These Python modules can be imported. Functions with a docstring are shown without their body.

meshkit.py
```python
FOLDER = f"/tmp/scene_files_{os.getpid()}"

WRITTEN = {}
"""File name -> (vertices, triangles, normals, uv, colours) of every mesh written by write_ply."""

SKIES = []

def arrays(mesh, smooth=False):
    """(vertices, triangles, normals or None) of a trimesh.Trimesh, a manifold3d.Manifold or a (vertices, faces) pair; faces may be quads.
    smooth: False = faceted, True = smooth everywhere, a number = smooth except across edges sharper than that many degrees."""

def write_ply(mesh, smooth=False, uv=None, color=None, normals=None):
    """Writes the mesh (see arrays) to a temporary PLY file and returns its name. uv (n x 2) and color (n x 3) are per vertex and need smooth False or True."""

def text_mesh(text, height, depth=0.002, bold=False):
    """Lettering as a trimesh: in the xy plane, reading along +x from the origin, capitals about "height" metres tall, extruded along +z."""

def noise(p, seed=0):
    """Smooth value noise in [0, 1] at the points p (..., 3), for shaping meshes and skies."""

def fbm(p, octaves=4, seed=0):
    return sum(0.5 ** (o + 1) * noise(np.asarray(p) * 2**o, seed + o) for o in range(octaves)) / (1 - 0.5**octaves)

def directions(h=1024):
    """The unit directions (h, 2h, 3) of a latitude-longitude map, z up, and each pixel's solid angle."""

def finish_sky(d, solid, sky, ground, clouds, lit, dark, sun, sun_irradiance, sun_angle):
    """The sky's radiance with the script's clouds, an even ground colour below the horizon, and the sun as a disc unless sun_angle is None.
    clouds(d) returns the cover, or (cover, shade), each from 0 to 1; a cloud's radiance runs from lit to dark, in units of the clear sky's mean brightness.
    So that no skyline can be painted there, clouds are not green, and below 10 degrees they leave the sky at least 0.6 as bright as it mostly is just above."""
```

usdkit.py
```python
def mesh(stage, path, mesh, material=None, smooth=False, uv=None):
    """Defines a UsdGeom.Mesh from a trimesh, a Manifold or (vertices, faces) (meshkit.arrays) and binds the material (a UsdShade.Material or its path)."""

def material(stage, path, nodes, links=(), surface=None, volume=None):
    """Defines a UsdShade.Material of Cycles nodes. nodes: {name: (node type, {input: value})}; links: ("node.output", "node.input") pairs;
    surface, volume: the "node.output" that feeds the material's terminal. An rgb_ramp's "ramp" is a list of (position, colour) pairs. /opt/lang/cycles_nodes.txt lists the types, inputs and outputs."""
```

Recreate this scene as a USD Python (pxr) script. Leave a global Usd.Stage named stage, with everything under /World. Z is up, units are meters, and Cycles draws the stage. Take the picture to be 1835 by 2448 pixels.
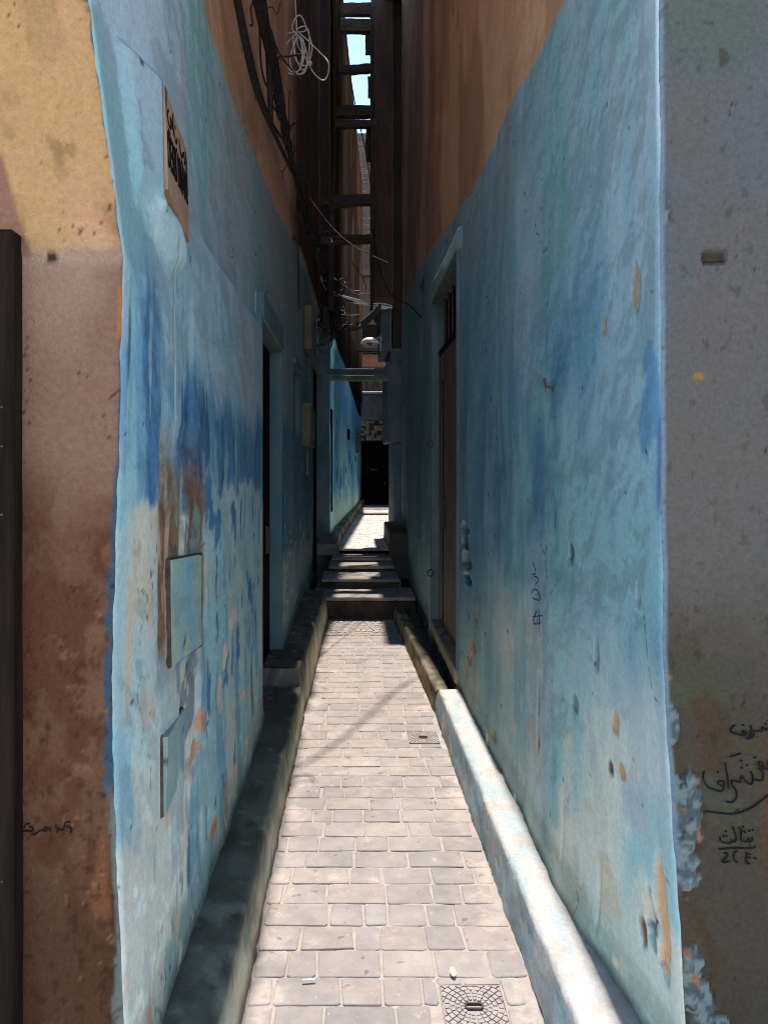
import math
import numpy as np
import trimesh
import usdkit
import meshkit
from shapely.geometry import LineString, Polygon, Point, box as sbox
from shapely import union_all
from pxr import Usd, UsdGeom, UsdLux, UsdShade, Gf, Sdf, Vt

stage = Usd.Stage.CreateInMemory()
UsdGeom.SetStageUpAxis(stage, UsdGeom.Tokens.z)
UsdGeom.SetStageMetersPerUnit(stage, 1.0)
UsdGeom.Xform.Define(stage, '/World')
stage.SetDefaultPrim(stage.GetPrimAtPath('/World'))

# ------------------------------------------------------------------ camera, sky, sun, exposure
EYE = 1.6
cam = UsdGeom.Camera.Define(stage, '/World/camera')
cam.AddTranslateOp().Set(Gf.Vec3d(0, 0, EYE))
cam.AddRotateXYZOp().Set(Gf.Vec3f(90, 0, 0))
cam.CreateHorizontalApertureAttr(36.0)
cam.CreateVerticalApertureAttr(36.0 * 1024 / 767)
cam.CreateFocalLengthAttr(38.0)
cam.CreateHorizontalApertureOffsetAttr(1.476)
cam.CreateVerticalApertureOffsetAttr(-2.17)
cam.CreateClippingRangeAttr(Gf.Vec2f(0.05, 2000))
cam.CreateExposureAttr(1.9)

SUN_EL, SUN_AZ = math.radians(63), math.radians(0.1)      # straight ahead of the camera
dome = UsdLux.DomeLight.Define(stage, '/World/sky')
dome.CreateIntensityAttr(1.0)
skym = usdkit.material(stage, '/World/Looks/sky_air', {
    's': ('sky_texture', {'sky_type': 'single_scattering', 'sun_disc': False, 'sun_elevation': SUN_EL, 'sun_rotation': SUN_AZ, 'altitude': 400.0, 'aerosol_density': 0.0, 'air_density': 0.75, 'ozone_density': 1.0}),
    'b': ('background_shader', {'strength': 0.125})}, [('s.color', 'b.color')], surface='b.background')
UsdShade.MaterialBindingAPI.Apply(dome.GetPrim()).Bind(skym)
dome.GetPrim().SetCustomDataByKey('kind', 'structure')
sun = UsdLux.DistantLight.Define(stage, '/World/sun')
sun.CreateIntensityAttr(0.5)
sun.CreateAngleAttr(0.5)
sun.CreateNormalizeAttr(True)
sun.CreateColorAttr(Gf.Vec3f(1.0, 0.93, 0.85))
sun.AddRotateXYZOp().Set(Gf.Vec3f(-(90 - math.degrees(SUN_EL)), 0, -math.degrees(SUN_AZ)))

# ------------------------------------------------------------------ helpers
rng = np.random.default_rng(7)
used = {}


def numbered(parent, name):
    n = used.get((parent, name), 0)
    used[(parent, name)] = n + 1
    return f'{parent}/{name}' + (f'_{n:03d}' if n else '')


def tag(o, label=None, cat=None, group=None, kind=None):
    p = o.GetPrim() if hasattr(o, 'GetPrim') else o
    for k, v in (('label', label), ('category', cat), ('group', group), ('kind', kind)):
        if v:
            p.SetCustomDataByKey(k, v)
    return p


def thing(name, label=None, cat=None, loc=(0, 0, 0), group=None, kind=None):
    x = UsdGeom.Xform.Define(stage, numbered('/World', name))
    x.AddTranslateOp().Set(Gf.Vec3d(*map(float, loc)))
    x.loc = np.array(loc, float)
    tag(x, label, cat, group, kind)
    return x


def obj(name, mesh, mat, parent=None, smooth=False, col=None, label=None, cat=None, group=None, kind=None):
    """One Mesh prim; mesh in world coordinates, moved into its thing's frame."""
    pp = str(parent.GetPath()) if parent is not None else '/World'
    v, f, n = meshkit.arrays(mesh, smooth)
    if parent is not None:
        q = parent
        while q is not None and not hasattr(q, 'loc'):
            q = getattr(q, 'up', None)
        if q is not None:
            v = v - q.loc
    m = usdkit.mesh(stage, numbered(pp, name), (v, f), mat)
    if n is not None:
        m.CreateNormalsAttr(Vt.Vec3fArray.FromNumpy(n.astype(np.float32)))
        m.SetNormalsInterpolation('vertex')
    if col is not None:
        UsdGeom.PrimvarsAPI(m).CreatePrimvar('col', Sdf.ValueTypeNames.Color3fArray, 'vertex').Set(Vt.Vec3fArray.FromNumpy(np.asarray(col, np.float32)))
    tag(m, label, cat, group, kind)
    m.up = parent
    return m


def cat_(ms):
    return trimesh.util.concatenate(ms)


def bx(x0, x1, y0, y1, z0, z1, ch=0.0):
    """A box, its edges chamfered by ch."""
    if ch <= 0:
        return trimesh.creation.box(bounds=[[x0, y0, z0], [x1, y1, z1]])
    pts = []
    lo, hi = np.array([x0, y0, z0], float), np.array([x1, y1, z1], float)
    ch = min(ch, *(0.45 * (hi - lo)))
    for c in np.ndindex(2, 2, 2):
        p = np.where(c, hi, lo)
        s = np.where(c, -1, 1)
        for k in range(3):
            q = p.copy()
            for j in range(3):
                if j != k:
                    q[j] += s[j] * ch
            pts.append(q)
    return trimesh.convex.convex_hull(np.array(pts))


def rough_box(x0, x1, y0, y1, z0, z1, ch=0.01, step=0.06, amp=0.004, seed=0):
    m = bx(x0, x1, y0, y1, z0, z1, ch)
    m = m.subdivide_to_size(step, max_iter=8)
    m.merge_vertices()
    p = m.vertices
    off = np.stack([meshkit.fbm(p * 9 + 31 * k, 3, seed + k) - 0.5 for k in range(3)], 1)
    m.vertices = p + off * amp * 2
    return m


def tube(pts, r, seg=6, smoothn=0):
    """A round tube along a polyline (r may be an array)."""
    p = np.asarray(pts, float)
    if smoothn:
        p = spline(p, smoothn)
    n = len(p)
    r = np.broadcast_to(r, n) if np.ndim(r) == 0 else np.interp(np.linspace(0, 1, n), np.linspace(0, 1, len(r)), r)
    t = np.gradient(p, axis=0)
    t /= np.maximum(np.linalg.norm(t, axis=1, keepdims=True), 1e-9)
    u = np.cross(t[0], [0.3, 0.2, 0.93])
    if np.linalg.norm(u) < 1e-3:
        u = np.cross(t[0], [1, 0, 0])
    vs = []
    for i in range(n):
        u = u - t[i] * (u @ t[i])
        u /= np.linalg.norm(u)
        w = np.cross(t[i], u)
        a = np.arange(seg) * 2 * np.pi / seg
        vs.append(p[i] + r[i] * (np.cos(a)[:, None] * u + np.sin(a)[:, None] * w))
    v = np.vstack(vs + [p[:1], p[-1:]])
    f = []
    for i in range(n - 1):
        for k in range(seg):
            a, b = i * seg + k, i * seg + (k + 1) % seg
            f += [[a, b, b + seg], [a, b + seg, a + seg]]
    for k in range(seg):
        f += [[n * seg, (k + 1) % seg, k], [n * seg + 1, (n - 1) * seg + k, (n - 1) * seg + (k + 1) % seg]]
    m = trimesh.Trimesh(v, f, process=False)
    m.fix_normals()
    return m


def spline(p, n):
    from scipy.interpolate import CubicSpline
    p = np.asarray(p, float)
    s = np.concatenate([[0], np.cumsum(np.maximum(np.linalg.norm(np.diff(p, axis=0), axis=1), 1e-6))])
    return CubicSpline(s, p)(np.linspace(0, s[-1], n))


def cyl(p0, p1, r, seg=16):
    return tube([p0, p1], r, seg)


def raw(r, g, b, k=1.0):
    c = np.array([r, g, b], float) / 255
    c = np.where(c < 0.04045, c / 12.92, ((c + 0.055) / 1.055) ** 2.4)
    return np.minimum(c * k, 0.88)


def lin(r, g, b, k=1.0):
    """A swatch colour warmed to make up for bluish skylight."""
    return np.minimum(raw(r, g, b, k) * [1.03, 0.97, 0.82], 0.88)


def sstep(a, b, x):
    t = np.clip((x - a) / (b - a), 0, 1)
    return t * t * (3 - 2 * t)


def ssh(a, b, x):
    """A firmer paint edge."""
    c, h = (a + b) / 2, (b - a) * 0.28
    return sstep(c - h, c + h, x)


def fb(s, z, fs, fz, seed, octv=6):
    return meshkit.fbm(np.stack([s * fs, z * fz, np.full_like(s, seed * 3.7)], -1), octv, seed)


def mixc(c, t, m):
    return c + (np.asarray(t) - c) * np.clip(m, 0, 1)[..., None]


def blob(s, z, s0, z0, rs, rz, seed, wob=0.9, soft=0.12, fr=None):
    fr = fr or float(np.clip(1.1 / min(rs, rz), 9, 70))
    wob = wob * 1.35
    d = np.sqrt(((s - s0) / rs) ** 2 + ((z - z0) / rz) ** 2)
    d = d + wob * (fb(s, z, fr, fr, seed, 4) - 0.5)
    return 1 - sstep(1 - soft, 1 + soft, d)


# ------------------------------------------------------------------ materials
def painted(name, rough=0.9, fine=0.16, bump=0.5, scale=60.0, dist=0.004, edge=0.7):
    """Colour from the mesh's own paint layer, with fine grain."""
    return usdkit.material(stage, f'/World/Looks/{name}', {
        'a': ('attribute', {'attribute': 'col'}), 'g': ('geometry', {}),
        'n': ('noise_texture', {'scale': scale, 'detail': 6.0, 'roughness': 0.65}),
        'n2': ('noise_texture', {'scale': scale * 5, 'detail': 3.0, 'roughness': 0.6}),
        'm': ('map_range', {'from_min': 0.25, 'from_max': 0.75, 'to_min': 1 - fine, 'to_max': 1 + fine}),
        'm2': ('map_range', {'from_min': 0.3, 'from_max': 0.7, 'to_min': 1 - fine * 0.6, 'to_max': 1 + fine * 0.6}),
        'x': ('vector_math', {'math_type': 'scale'}), 'x2': ('vector_math', {'math_type': 'scale'}),
        'ad': ('math', {'math_type': 'multiply_add', 'value2': 0.35}), 'bw': ('rgb_to_bw', {}), 'ae': ('math', {'math_type': 'multiply_add', 'value2': edge}),
        'b': ('bump', {'strength': bump, 'distance': dist}),
        'p': ('principled_bsdf', {'roughness': rough, 'specular_ior_level': 0.0})},
        [('g.position', 'n.vector'), ('g.position', 'n2.vector'), ('n.fac', 'm.value'), ('n2.fac', 'm2.value'), ('a.vector', 'x.vector1'), ('m.result', 'x.scale'),
         ('x.vector', 'x2.vector1'), ('m2.result', 'x2.scale'), ('x2.vector', 'p.base_color'), ('n2.fac', 'ad.value1'), ('n.fac', 'ad.value3'), ('a.color', 'bw.color'), ('bw.val', 'ae.value1'), ('ad.value', 'ae.value3'), ('ae.value', 'b.height'), ('b.normal', 'p.normal')], surface='p.BSDF')


def plain(name, c0, c1, scale=8.0, rough=0.8, bump=0.3, dist=0.004, metal=0.0, stretch=(1, 1, 1), spec=0.3, mid=(0.35, 0.65), rnd=0.0):
    nodes = {'g': ('geometry', {}), 'mp': ('mapping', {'scale': stretch}),
             'n': ('noise_texture', {'scale': scale, 'detail': 6.0, 'roughness': 0.62}),
             'r': ('rgb_ramp', {'ramp': [(mid[0], tuple(c0)), (mid[1], tuple(c1))]}),
             'n2': ('noise_texture', {'scale': scale * 9, 'detail': 4.0}),
             'b': ('bump', {'strength': bump, 'distance': dist}),
             'p': ('principled_bsdf', {'roughness': rough, 'metallic': metal, 'specular_ior_level': spec})}
    links = [('g.position', 'mp.vector'), ('mp.vector', 'n.vector'), ('mp.vector', 'n2.vector'), ('n.fac', 'r.fac'), ('n2.fac', 'b.height'), ('b.normal', 'p.normal')]
    if rnd:
        nodes['o'] = ('object_info', {})
        nodes['mr'] = ('map_range', {'to_min': 1 - rnd, 'to_max': 1 + rnd})
        nodes['x'] = ('vector_math', {'math_type': 'scale'})
        links += [('o.random', 'mr.value'), ('r.color', 'x.vector1'), ('mr.result', 'x.scale'), ('x.vector', 'p.base_color')]
    else:
        links.append(('r.color', 'p.base_color'))
    return usdkit.material(stage, f'/World/Looks/{name}', nodes, links, surface='p.BSDF')


M_PAINT = painted('painted_plaster', bump=0.55, fine=0.15)
M_ROUGH = painted('coarse_plaster', fine=0.18, bump=1.0, scale=85, dist=0.007)
M_KERB = painted('painted_kerb', fine=0.16, bump=0.8, scale=50, rough=0.97)
M_OCHRE = plain('ochre_plaster', lin(120, 70, 45), lin(150, 92, 60), 3, bump=0.5, dist=0.008)
M_PIER = plain('pier_plaster', lin(62, 44, 38), lin(92, 66, 54), 3, bump=0.5, dist=0.01, stretch=(1, 1, 0.35))
M_BROWN = plain('brown_plaster', lin(92, 62, 48), lin(130, 88, 64), 4, bump=0.5, dist=0.01, stretch=(1, 1, 0.35))
M_DARKBROWN = plain('dark_brown_plaster', lin(44, 34, 31), lin(66, 50, 43), 4, bump=0.5, dist=0.01, stretch=(1, 1, 0.3))
M_DARKWOOD = plain('dark_wood', lin(26, 19, 17), lin(44, 31, 27), 6, bump=0.5, stretch=(6, 6, 0.5), rough=0.9, spec=0.05)
M_BLACKDOOR = plain('black_door_wood', lin(14, 12, 12), lin(26, 21, 19), 6, bump=0.4, stretch=(6, 6, 0.6), rough=0.9, spec=0.05)
M_GREYDOOR = plain('grey_brown_door', lin(84, 78, 70), lin(112, 103, 90), 5, bump=0.4, stretch=(5, 5, 0.6))
M_TIMBER = plain('old_timber', lin(52, 38, 33), lin(86, 66, 55), 5, bump=0.6, stretch=(1, 5, 5))
M_POST = plain('old_timber_upright', lin(44, 33, 30), lin(74, 56, 48), 5, bump=0.6, stretch=(5, 5, 0.7))
M_BLACK = plain('black_cable', (0.012, 0.012, 0.013), (0.03, 0.028, 0.027), 20, rough=0.55)
M_WHITEWIRE = plain('pale_wire', (0.55, 0.52, 0.46), (0.72, 0.69, 0.62), 15, rough=0.5)
M_GREYWIRE = plain('grey_wire', (0.30, 0.29, 0.28), (0.5, 0.48, 0.46), 15, rough=0.4)
M_IRON = plain('worn_iron', raw(138, 130, 125), raw(166, 156, 150), 25, rough=0.6, bump=0.3)
M_RUST = plain('rusty_iron', (0.05, 0.03, 0.02), (0.12, 0.07, 0.045), 30, rough=0.75)
M_DUST = plain('sandy_mortar', raw(156, 145, 137), raw(176, 164, 155), 9, bump=0.7, dist=0.006, rough=0.95)
M_BOX = plain('cream_box_paint', lin(92, 92, 80), lin(116, 114, 100), 4, bump=0.3)
M_HATCH = plain('blue_grey_hatch', lin(150, 182, 186), lin(176, 200, 196), 7, bump=0.4)
M_PLAQUE = plain('tan_plaque', lin(150, 118, 96), lin(176, 140, 116), 10, bump=0.3)
M_INK = plain('black_paint_lettering', (0.012, 0.010, 0.010), (0.02, 0.016, 0.015), 40, rough=0.95, spec=0.0, bump=0.1)
M_VIOLET = plain('violet_ink', (0.03, 0.02, 0.12), (0.07, 0.04, 0.2), 60)
M_TILEA = plain('light_tile', lin(165, 155, 140), lin(195, 186, 170), 8, rough=0.35, rnd=0.25)
M_TILEB = plain('dark_tile', lin(60, 50, 46), lin(90, 76, 68), 8, rough=0.35, rnd=0.3)
M_GROUT = plain('tile_grout', lin(120, 112, 104), lin(150, 140, 130), 20)
M_LAMP = plain('white_lamp_enamel', (0.7, 0.68, 0.66), (0.8, 0.78, 0.76), 8, rough=0.4)
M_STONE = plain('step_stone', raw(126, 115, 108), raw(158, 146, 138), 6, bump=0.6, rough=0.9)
M_RISER = plain('shaded_riser', raw(48, 40, 36), raw(78, 66, 58), 6, bump=0.6, rough=0.9)  # risers darker than the treads: their shade is put into the colour
M_STREET = plain('street_concrete', lin(160, 138, 116), lin(186, 164, 140), 1.5, bump=0.4, rough=0.95)
M_EARTH = plain('dusty_ground', lin(150, 128, 106), lin(178, 156, 130), 0.3, rough=0.95)


def paver_material(name, c0, c1):
    """Grey basalt with sandy smears, thicker towards the edges of the walk, and splashes of lime."""
    return usdkit.material(stage, f'/World/Looks/{name}', {
        'g': ('geometry', {}), 'o': ('object_info', {}), 'xyz': ('separate_xyz', {}),
        'n': ('noise_texture', {'scale': 11.0, 'detail': 7.0, 'roughness': 0.65}),
        'r': ('rgb_ramp', {'ramp': [(0.3, tuple(c0)), (0.7, tuple(c1))]}),
        'mr': ('map_range', {'to_min': 0.92, 'to_max': 1.1}), 'x': ('vector_math', {'math_type': 'scale'}),
        'n2': ('noise_texture', {'scale': 5.0, 'detail': 8.0, 'roughness': 0.72}),
        'ed': ('math', {'math_type': 'subtract', 'value2': 0.12}), 'ea': ('math', {'math_type': 'absolute'}),
        'em': ('map_range', {'from_min': 0.30, 'from_max': 0.50, 'to_min': -0.02, 'to_max': 0.16, 'clamp': True}),
        'sa': ('math', {'math_type': 'add'}),
        'sr': ('rgb_ramp', {'ramp': [(0.42, (0.06, 0.06, 0.06)), (0.56, (0.25, 0.25, 0.25)), (0.66, (1, 1, 1))]}),
        'mx': ('mix', {'color2': tuple(raw(178, 167, 159))}),
        'v': ('noise_texture', {'scale': 26.0, 'detail': 5.0, 'roughness': 0.7}),
        'vr': ('rgb_ramp', {'ramp': [(0.67, (0, 0, 0)), (0.69, (1, 1, 1))]}),
        'mx2': ('mix', {'color2': (0.72, 0.70, 0.68)}),
        'n4': ('noise_texture', {'scale': 17.0, 'detail': 3.0, 'roughness': 0.5}), 'r4': ('rgb_ramp', {'ramp': [(0.66, (1, 1, 1)), (0.72, (0.6, 0.56, 0.53))]}), 'm4': ('mix', {'mix_type': 'multiply', 'fac': 1.0}),
        'n5': ('noise_texture', {'scale': 2.2, 'detail': 6.0, 'roughness': 0.6}), 'r5': ('rgb_ramp', {'ramp': [(0.35, (0.84, 0.82, 0.81)), (0.65, (1.08, 1.06, 1.04))]}), 'm5': ('mix', {'mix_type': 'multiply', 'fac': 1.0}),
        'n3': ('noise_texture', {'scale': 90.0, 'detail': 4.0}), 'b': ('bump', {'strength': 0.6, 'distance': 0.003}),
        'p': ('principled_bsdf', {'roughness': 0.8, 'specular_ior_level': 0.3})},
        [('g.position', 'n.vector'), ('n.fac', 'r.fac'), ('o.random', 'mr.value'), ('r.color', 'x.vector1'), ('mr.result', 'x.scale'),
         ('g.position', 'xyz.vector'), ('xyz.x', 'ed.value1'), ('ed.value', 'ea.value1'), ('ea.value', 'em.value'), ('g.position', 'n2.vector'), ('n2.fac', 'sa.value1'), ('em.result', 'sa.value2'),
         ('sa.value', 'sr.fac'), ('sr.color', 'mx.fac'), ('x.vector', 'mx.color1'), ('g.position', 'v.vector'), ('v.fac', 'vr.fac'), ('vr.color', 'mx2.fac'), ('mx.color', 'mx2.color1'),
         ('mx2.color', 'm4.color1'), ('g.position', 'n4.vector'), ('n4.fac', 'r4.fac'), ('r4.color', 'm4.color2'), ('m4.color', 'm5.color1'), ('g.position', 'n5.vector'), ('n5.fac', 'r5.fac'), ('r5.color', 'm5.color2'), ('m5.color', 'p.base_color'), ('g.position', 'n3.vector'), ('n3.fac', 'b.height'), ('b.normal', 'p.normal')], surface='p.BSDF')


PAV = [paver_material(f'basalt_paver_{k}', raw(*a), raw(*b)) for k, (a, b) in enumerate([((128, 123, 121), (152, 146, 143)), ((132, 127, 124), (157, 150, 146)), ((139, 131, 126), (162, 153, 147))])]
M_BRICK = usdkit.material(stage, '/World/Looks/far_brick', {
    'g': ('geometry', {}), 's': ('separate_xyz', {}), 'c': ('combine_xyz', {}),
    'b': ('brick_texture', {'color1': tuple(lin(62, 48, 42)), 'color2': tuple(lin(92, 72, 60)), 'mortar': tuple(lin(44, 38, 34)), 'scale': 1.0, 'brick_width': 0.24, 'row_height': 0.075, 'mortar_size': 0.012}),
    'n': ('noise_texture', {'scale': 2.0, 'detail': 6.0}), 'r': ('rgb_ramp', {'ramp': [(0.35, (0.55, 0.52, 0.5)), (0.65, (1.1, 1.05, 1.0))]}),
    'm': ('mix', {'mix_type': 'multiply', 'fac': 1.0}), 'p': ('principled_bsdf', {'roughness': 0.9})},
    [('g.position', 's.vector'), ('s.x', 'c.x'), ('s.z', 'c.y'), ('c.vector', 'b.vector'), ('g.position', 'n.vector'), ('n.fac', 'r.fac'), ('b.color', 'm.color1'), ('r.color', 'm.color2'), ('m.color', 'p.base_color')], surface='p.BSDF')

# ------------------------------------------------------------------ ground and paving
obj('ground', trimesh.Trimesh([[-150, -150, -0.06], [150, -150, -0.06], [150, 150, -0.06], [-150, 150, -0.06]], [[0, 1, 2], [0, 2, 3]]), M_EARTH, kind='structure', label='dusty earth under and around the houses')
obj('street', bx(-9, 9, -7, 1.62, -0.05, -0.004), M_STREET, kind='structure', label='dusty street at the mouth of the alley')

LX0, RX0 = -0.33, 0.575                      # walk between the kerbs
Y_END = 8.42


def walk_left(y):
    return np.interp(y, [1.5, 5.1, 8.5], [-0.322, -0.318, -0.262])


def walk_right(y):
    return np.interp(y, [1.5, 5.2, 8.5], [0.562, 0.535, 0.425])


def sheet(xs_l, xs_r, ys, zfun, n=24, amp=0.004, seed=3):
    g = []
    for y in ys:
        x = np.linspace(xs_l(y), xs_r(y), n)
        z = zfun(y) + amp * (meshkit.fbm(np.stack([x * 14, np.full(n, y * 14), np.zeros(n)], 1), 3, seed) - 0.5) * 2
        g.append(np.stack([x, np.full(n, y), z], 1))
    v = np.vstack(g)
    f = []
    for i in range(len(ys) - 1):
        for k in range(n - 1):
            a = i * n + k
            f += [[a, a + 1, a + n + 1], [a, a + n + 1, a + n]]
    return trimesh.Trimesh(v, f, process=False)


walk = thing('alley_pavement', label='sunlit walk of grey basalt blocks between the two kerbs', kind='structure')
obj('mortar_bed', sheet(lambda y: walk_left(y) - 0.02, lambda y: walk_right(y) + 0.03, np.arange(1.5, Y_END + 0.05, 0.04), lambda y: -0.0035), M_DUST, walk, smooth=True)


def paver_mesh(x0, x1, y0, y1, z, r, jit=0.0045):
    """A worn block: eight-cornered outline, eased top edge."""
    c = min(0.008, (x1 - x0) * 0.2)
    pl = np.array([[x0 + c, y0], [x1 - c, y0], [x1, y0 + c], [x1, y1 - c], [x1 - c, y1], [x0 + c, y1], [x0, y1 - c], [x0, y0 + c]])
    pl = pl + r.normal(0, jit * 0.5, pl.shape)
    cen = pl.mean(0)
    tilt = r.normal(0, 0.006, 2)

    def ring(scale_in, dz):
        q = pl + (cen - pl) / np.linalg.norm(cen - pl, axis=1, keepdims=True) * scale_in
        return np.column_stack([q, z + dz + (q - cen) @ tilt])
    v = np.vstack([ring(0, -0.03), ring(0.0, -0.0025), ring(0.003, -0.0006), ring(0.008, 0.0), [[*cen, z + 0.0006]]])
    f = []
    for j in range(3):
        for k in range(8):
            a, b = j * 8 + k, j * 8 + (k + 1) % 8
            f += [[a, b, b + 8], [a, b + 8, a + 8]]
    for k in range(8):
        f.append([24 + k, 24 + (k + 1) % 8, 32])
    return trimesh.Trimesh(v, f, process=False)


COVERS = [(0.265, 0.452, 2.295, 2.487), (0.325, 0.505, 4.66, 4.86)]
r_ = np.random.default_rng(21)
y = 1.72
far_pavers = []
while y < 7.62:
    h = 0.136 + r_.uniform(-0.008, 0.010)
    x = walk_left(y) + 0.004 - r_.uniform(0, 0.12)
    xr = walk_right(y) - 0.004
    while x < xr - 0.03:
        w = r_.choice([0.095, 0.12, 0.15, 0.18, 0.2, 0.215]) + r_.uniform(-0.012, 0.012)
        a, b = max(x, walk_left(y) + 0.004), min(x + w, xr)
        if b - a > 0.04:
            y0, y1 = y + 0.003, y + h - 0.003
            segs = [(a + 0.0045, b - 0.0045, y0, y1)]
            for cx0, cx1, cy0, cy1 in COVERS:
                out = []
                for s in segs:
                    if s[1] < cx0 or s[0] > cx1 or s[3] < cy0 or s[2] > cy1:
                        out.append(s)
                        continue
                    if s[0] < cx0 - 0.03:
                        out.append((s[0], cx0 - 0.008, s[2], s[3]))
                    if s[1] > cx1 + 0.03:
                        out.append((cx1 + 0.008, s[1], s[2], s[3]))
                    if s[2] < cy0 - 0.03:
                        out.append((max(s[0], cx0 - 0.004), min(s[1], cx1 + 0.004), s[2], cy0 - 0.008))
                    if s[3] > cy1 + 0.03:
                        out.append((max(s[0], cx0 - 0.004), min(s[1], cx1 + 0.004), cy1 + 0.008, s[3]))
                segs = out
            for s in segs:
                if s[1] - s[0] > 0.03 and s[3] - s[2] > 0.02:
                    obj('paver', paver_mesh(*s, 0.0008 + r_.uniform(-0.0014, 0.0014), r_), PAV[r_.integers(3)], walk)
        x += w
    y += h
# fine setts before the first step, too small to pick apart
ms = []
yy = 7.64
while yy < 8.40:
    x = walk_left(yy) + 0.01 + r_.uniform(-0.03, 0)
    while x < walk_right(yy) - 0.02:
        w = r_.uniform(0.05, 0.075)
        if x > walk_left(yy):
            ms.append(paver_mesh(x + 0.004, min(x + w, walk_right(yy)) - 0.004, yy + 0.004, yy + 0.052, 0.004 + r_.uniform(-0.002, 0.003), r_, 0.004))
        x += w
    yy += 0.056
obj('small_setts', cat_(ms), PAV[2], walk, kind='stuff', label='patch of small setts before the first step')

# steps and the upper landing
steps = thing('steps', label='short flight of worn stone steps halfway up the alley', kind='structure')
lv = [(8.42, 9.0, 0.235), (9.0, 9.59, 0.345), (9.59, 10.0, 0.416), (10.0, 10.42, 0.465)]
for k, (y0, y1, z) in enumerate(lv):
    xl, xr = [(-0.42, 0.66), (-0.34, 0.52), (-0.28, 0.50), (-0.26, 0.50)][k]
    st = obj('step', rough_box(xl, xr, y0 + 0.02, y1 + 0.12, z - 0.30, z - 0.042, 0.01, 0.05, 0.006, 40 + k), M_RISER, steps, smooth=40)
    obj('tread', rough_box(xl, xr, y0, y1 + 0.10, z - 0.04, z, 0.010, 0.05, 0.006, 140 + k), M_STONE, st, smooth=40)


def bentL(y):       # face of the bent house on the left
    return -0.31 + 0.0506 * (y - 11.3)


def land_l(y):
    return np.interp(y, [10.3, 12, 14, 17, 20, 22.3], [-0.19, -0.16, -0.07, 0.06, 0.20, 0.33])


def land_r(y):
    return np.interp(y, [10.3, 11.9, 13.5, 18, 22.3], [0.48, 0.55, 0.60, 0.9, 1.12])


land = thing('upper_landing', label='bright stone landing above the steps, bending to the right', kind='structure')
obj('landing_bed', sheet(land_l, land_r, np.arange(10.40, 22.2, 0.1), lambda y: 0.532, 16), M_DUST, land, smooth=True)
ms = []
yy = 10.43
while yy < 21.9:
    x = land_l(yy) + 0.01 - r_.uniform(0, 0.1)
    while x < land_r(yy) - 0.03:
        w = r_.uniform(0.14, 0.24)
        a, b = max(x, land_l(yy) + 0.01), min(x + w, land_r(yy) - 0.01)
        if b - a > 0.04:
            ms.append(paver_mesh(a + 0.006, b - 0.006, yy + 0.005, yy + 0.14, 0.537 + r_.uniform(-0.003, 0.004), r_))
        x += w
    yy += 0.146
M_PALEPAV = plain('pale_paver', raw(190, 178, 172), raw(215, 203, 196), 6, bump=0.4)
obj('pavers', cat_(ms), M_PALEPAV, land, kind='stuff')
for k, yy in enumerate((17.6, 19.6)):
    obj('low_step', rough_box(land_l(yy) + 0.02, land_r(yy) - 0.02, yy, yy + 0.5, 0.5, 0.56, 0.008, 0.12, 0.003, 60 + k), M_STONE, land, smooth=40)


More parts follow.
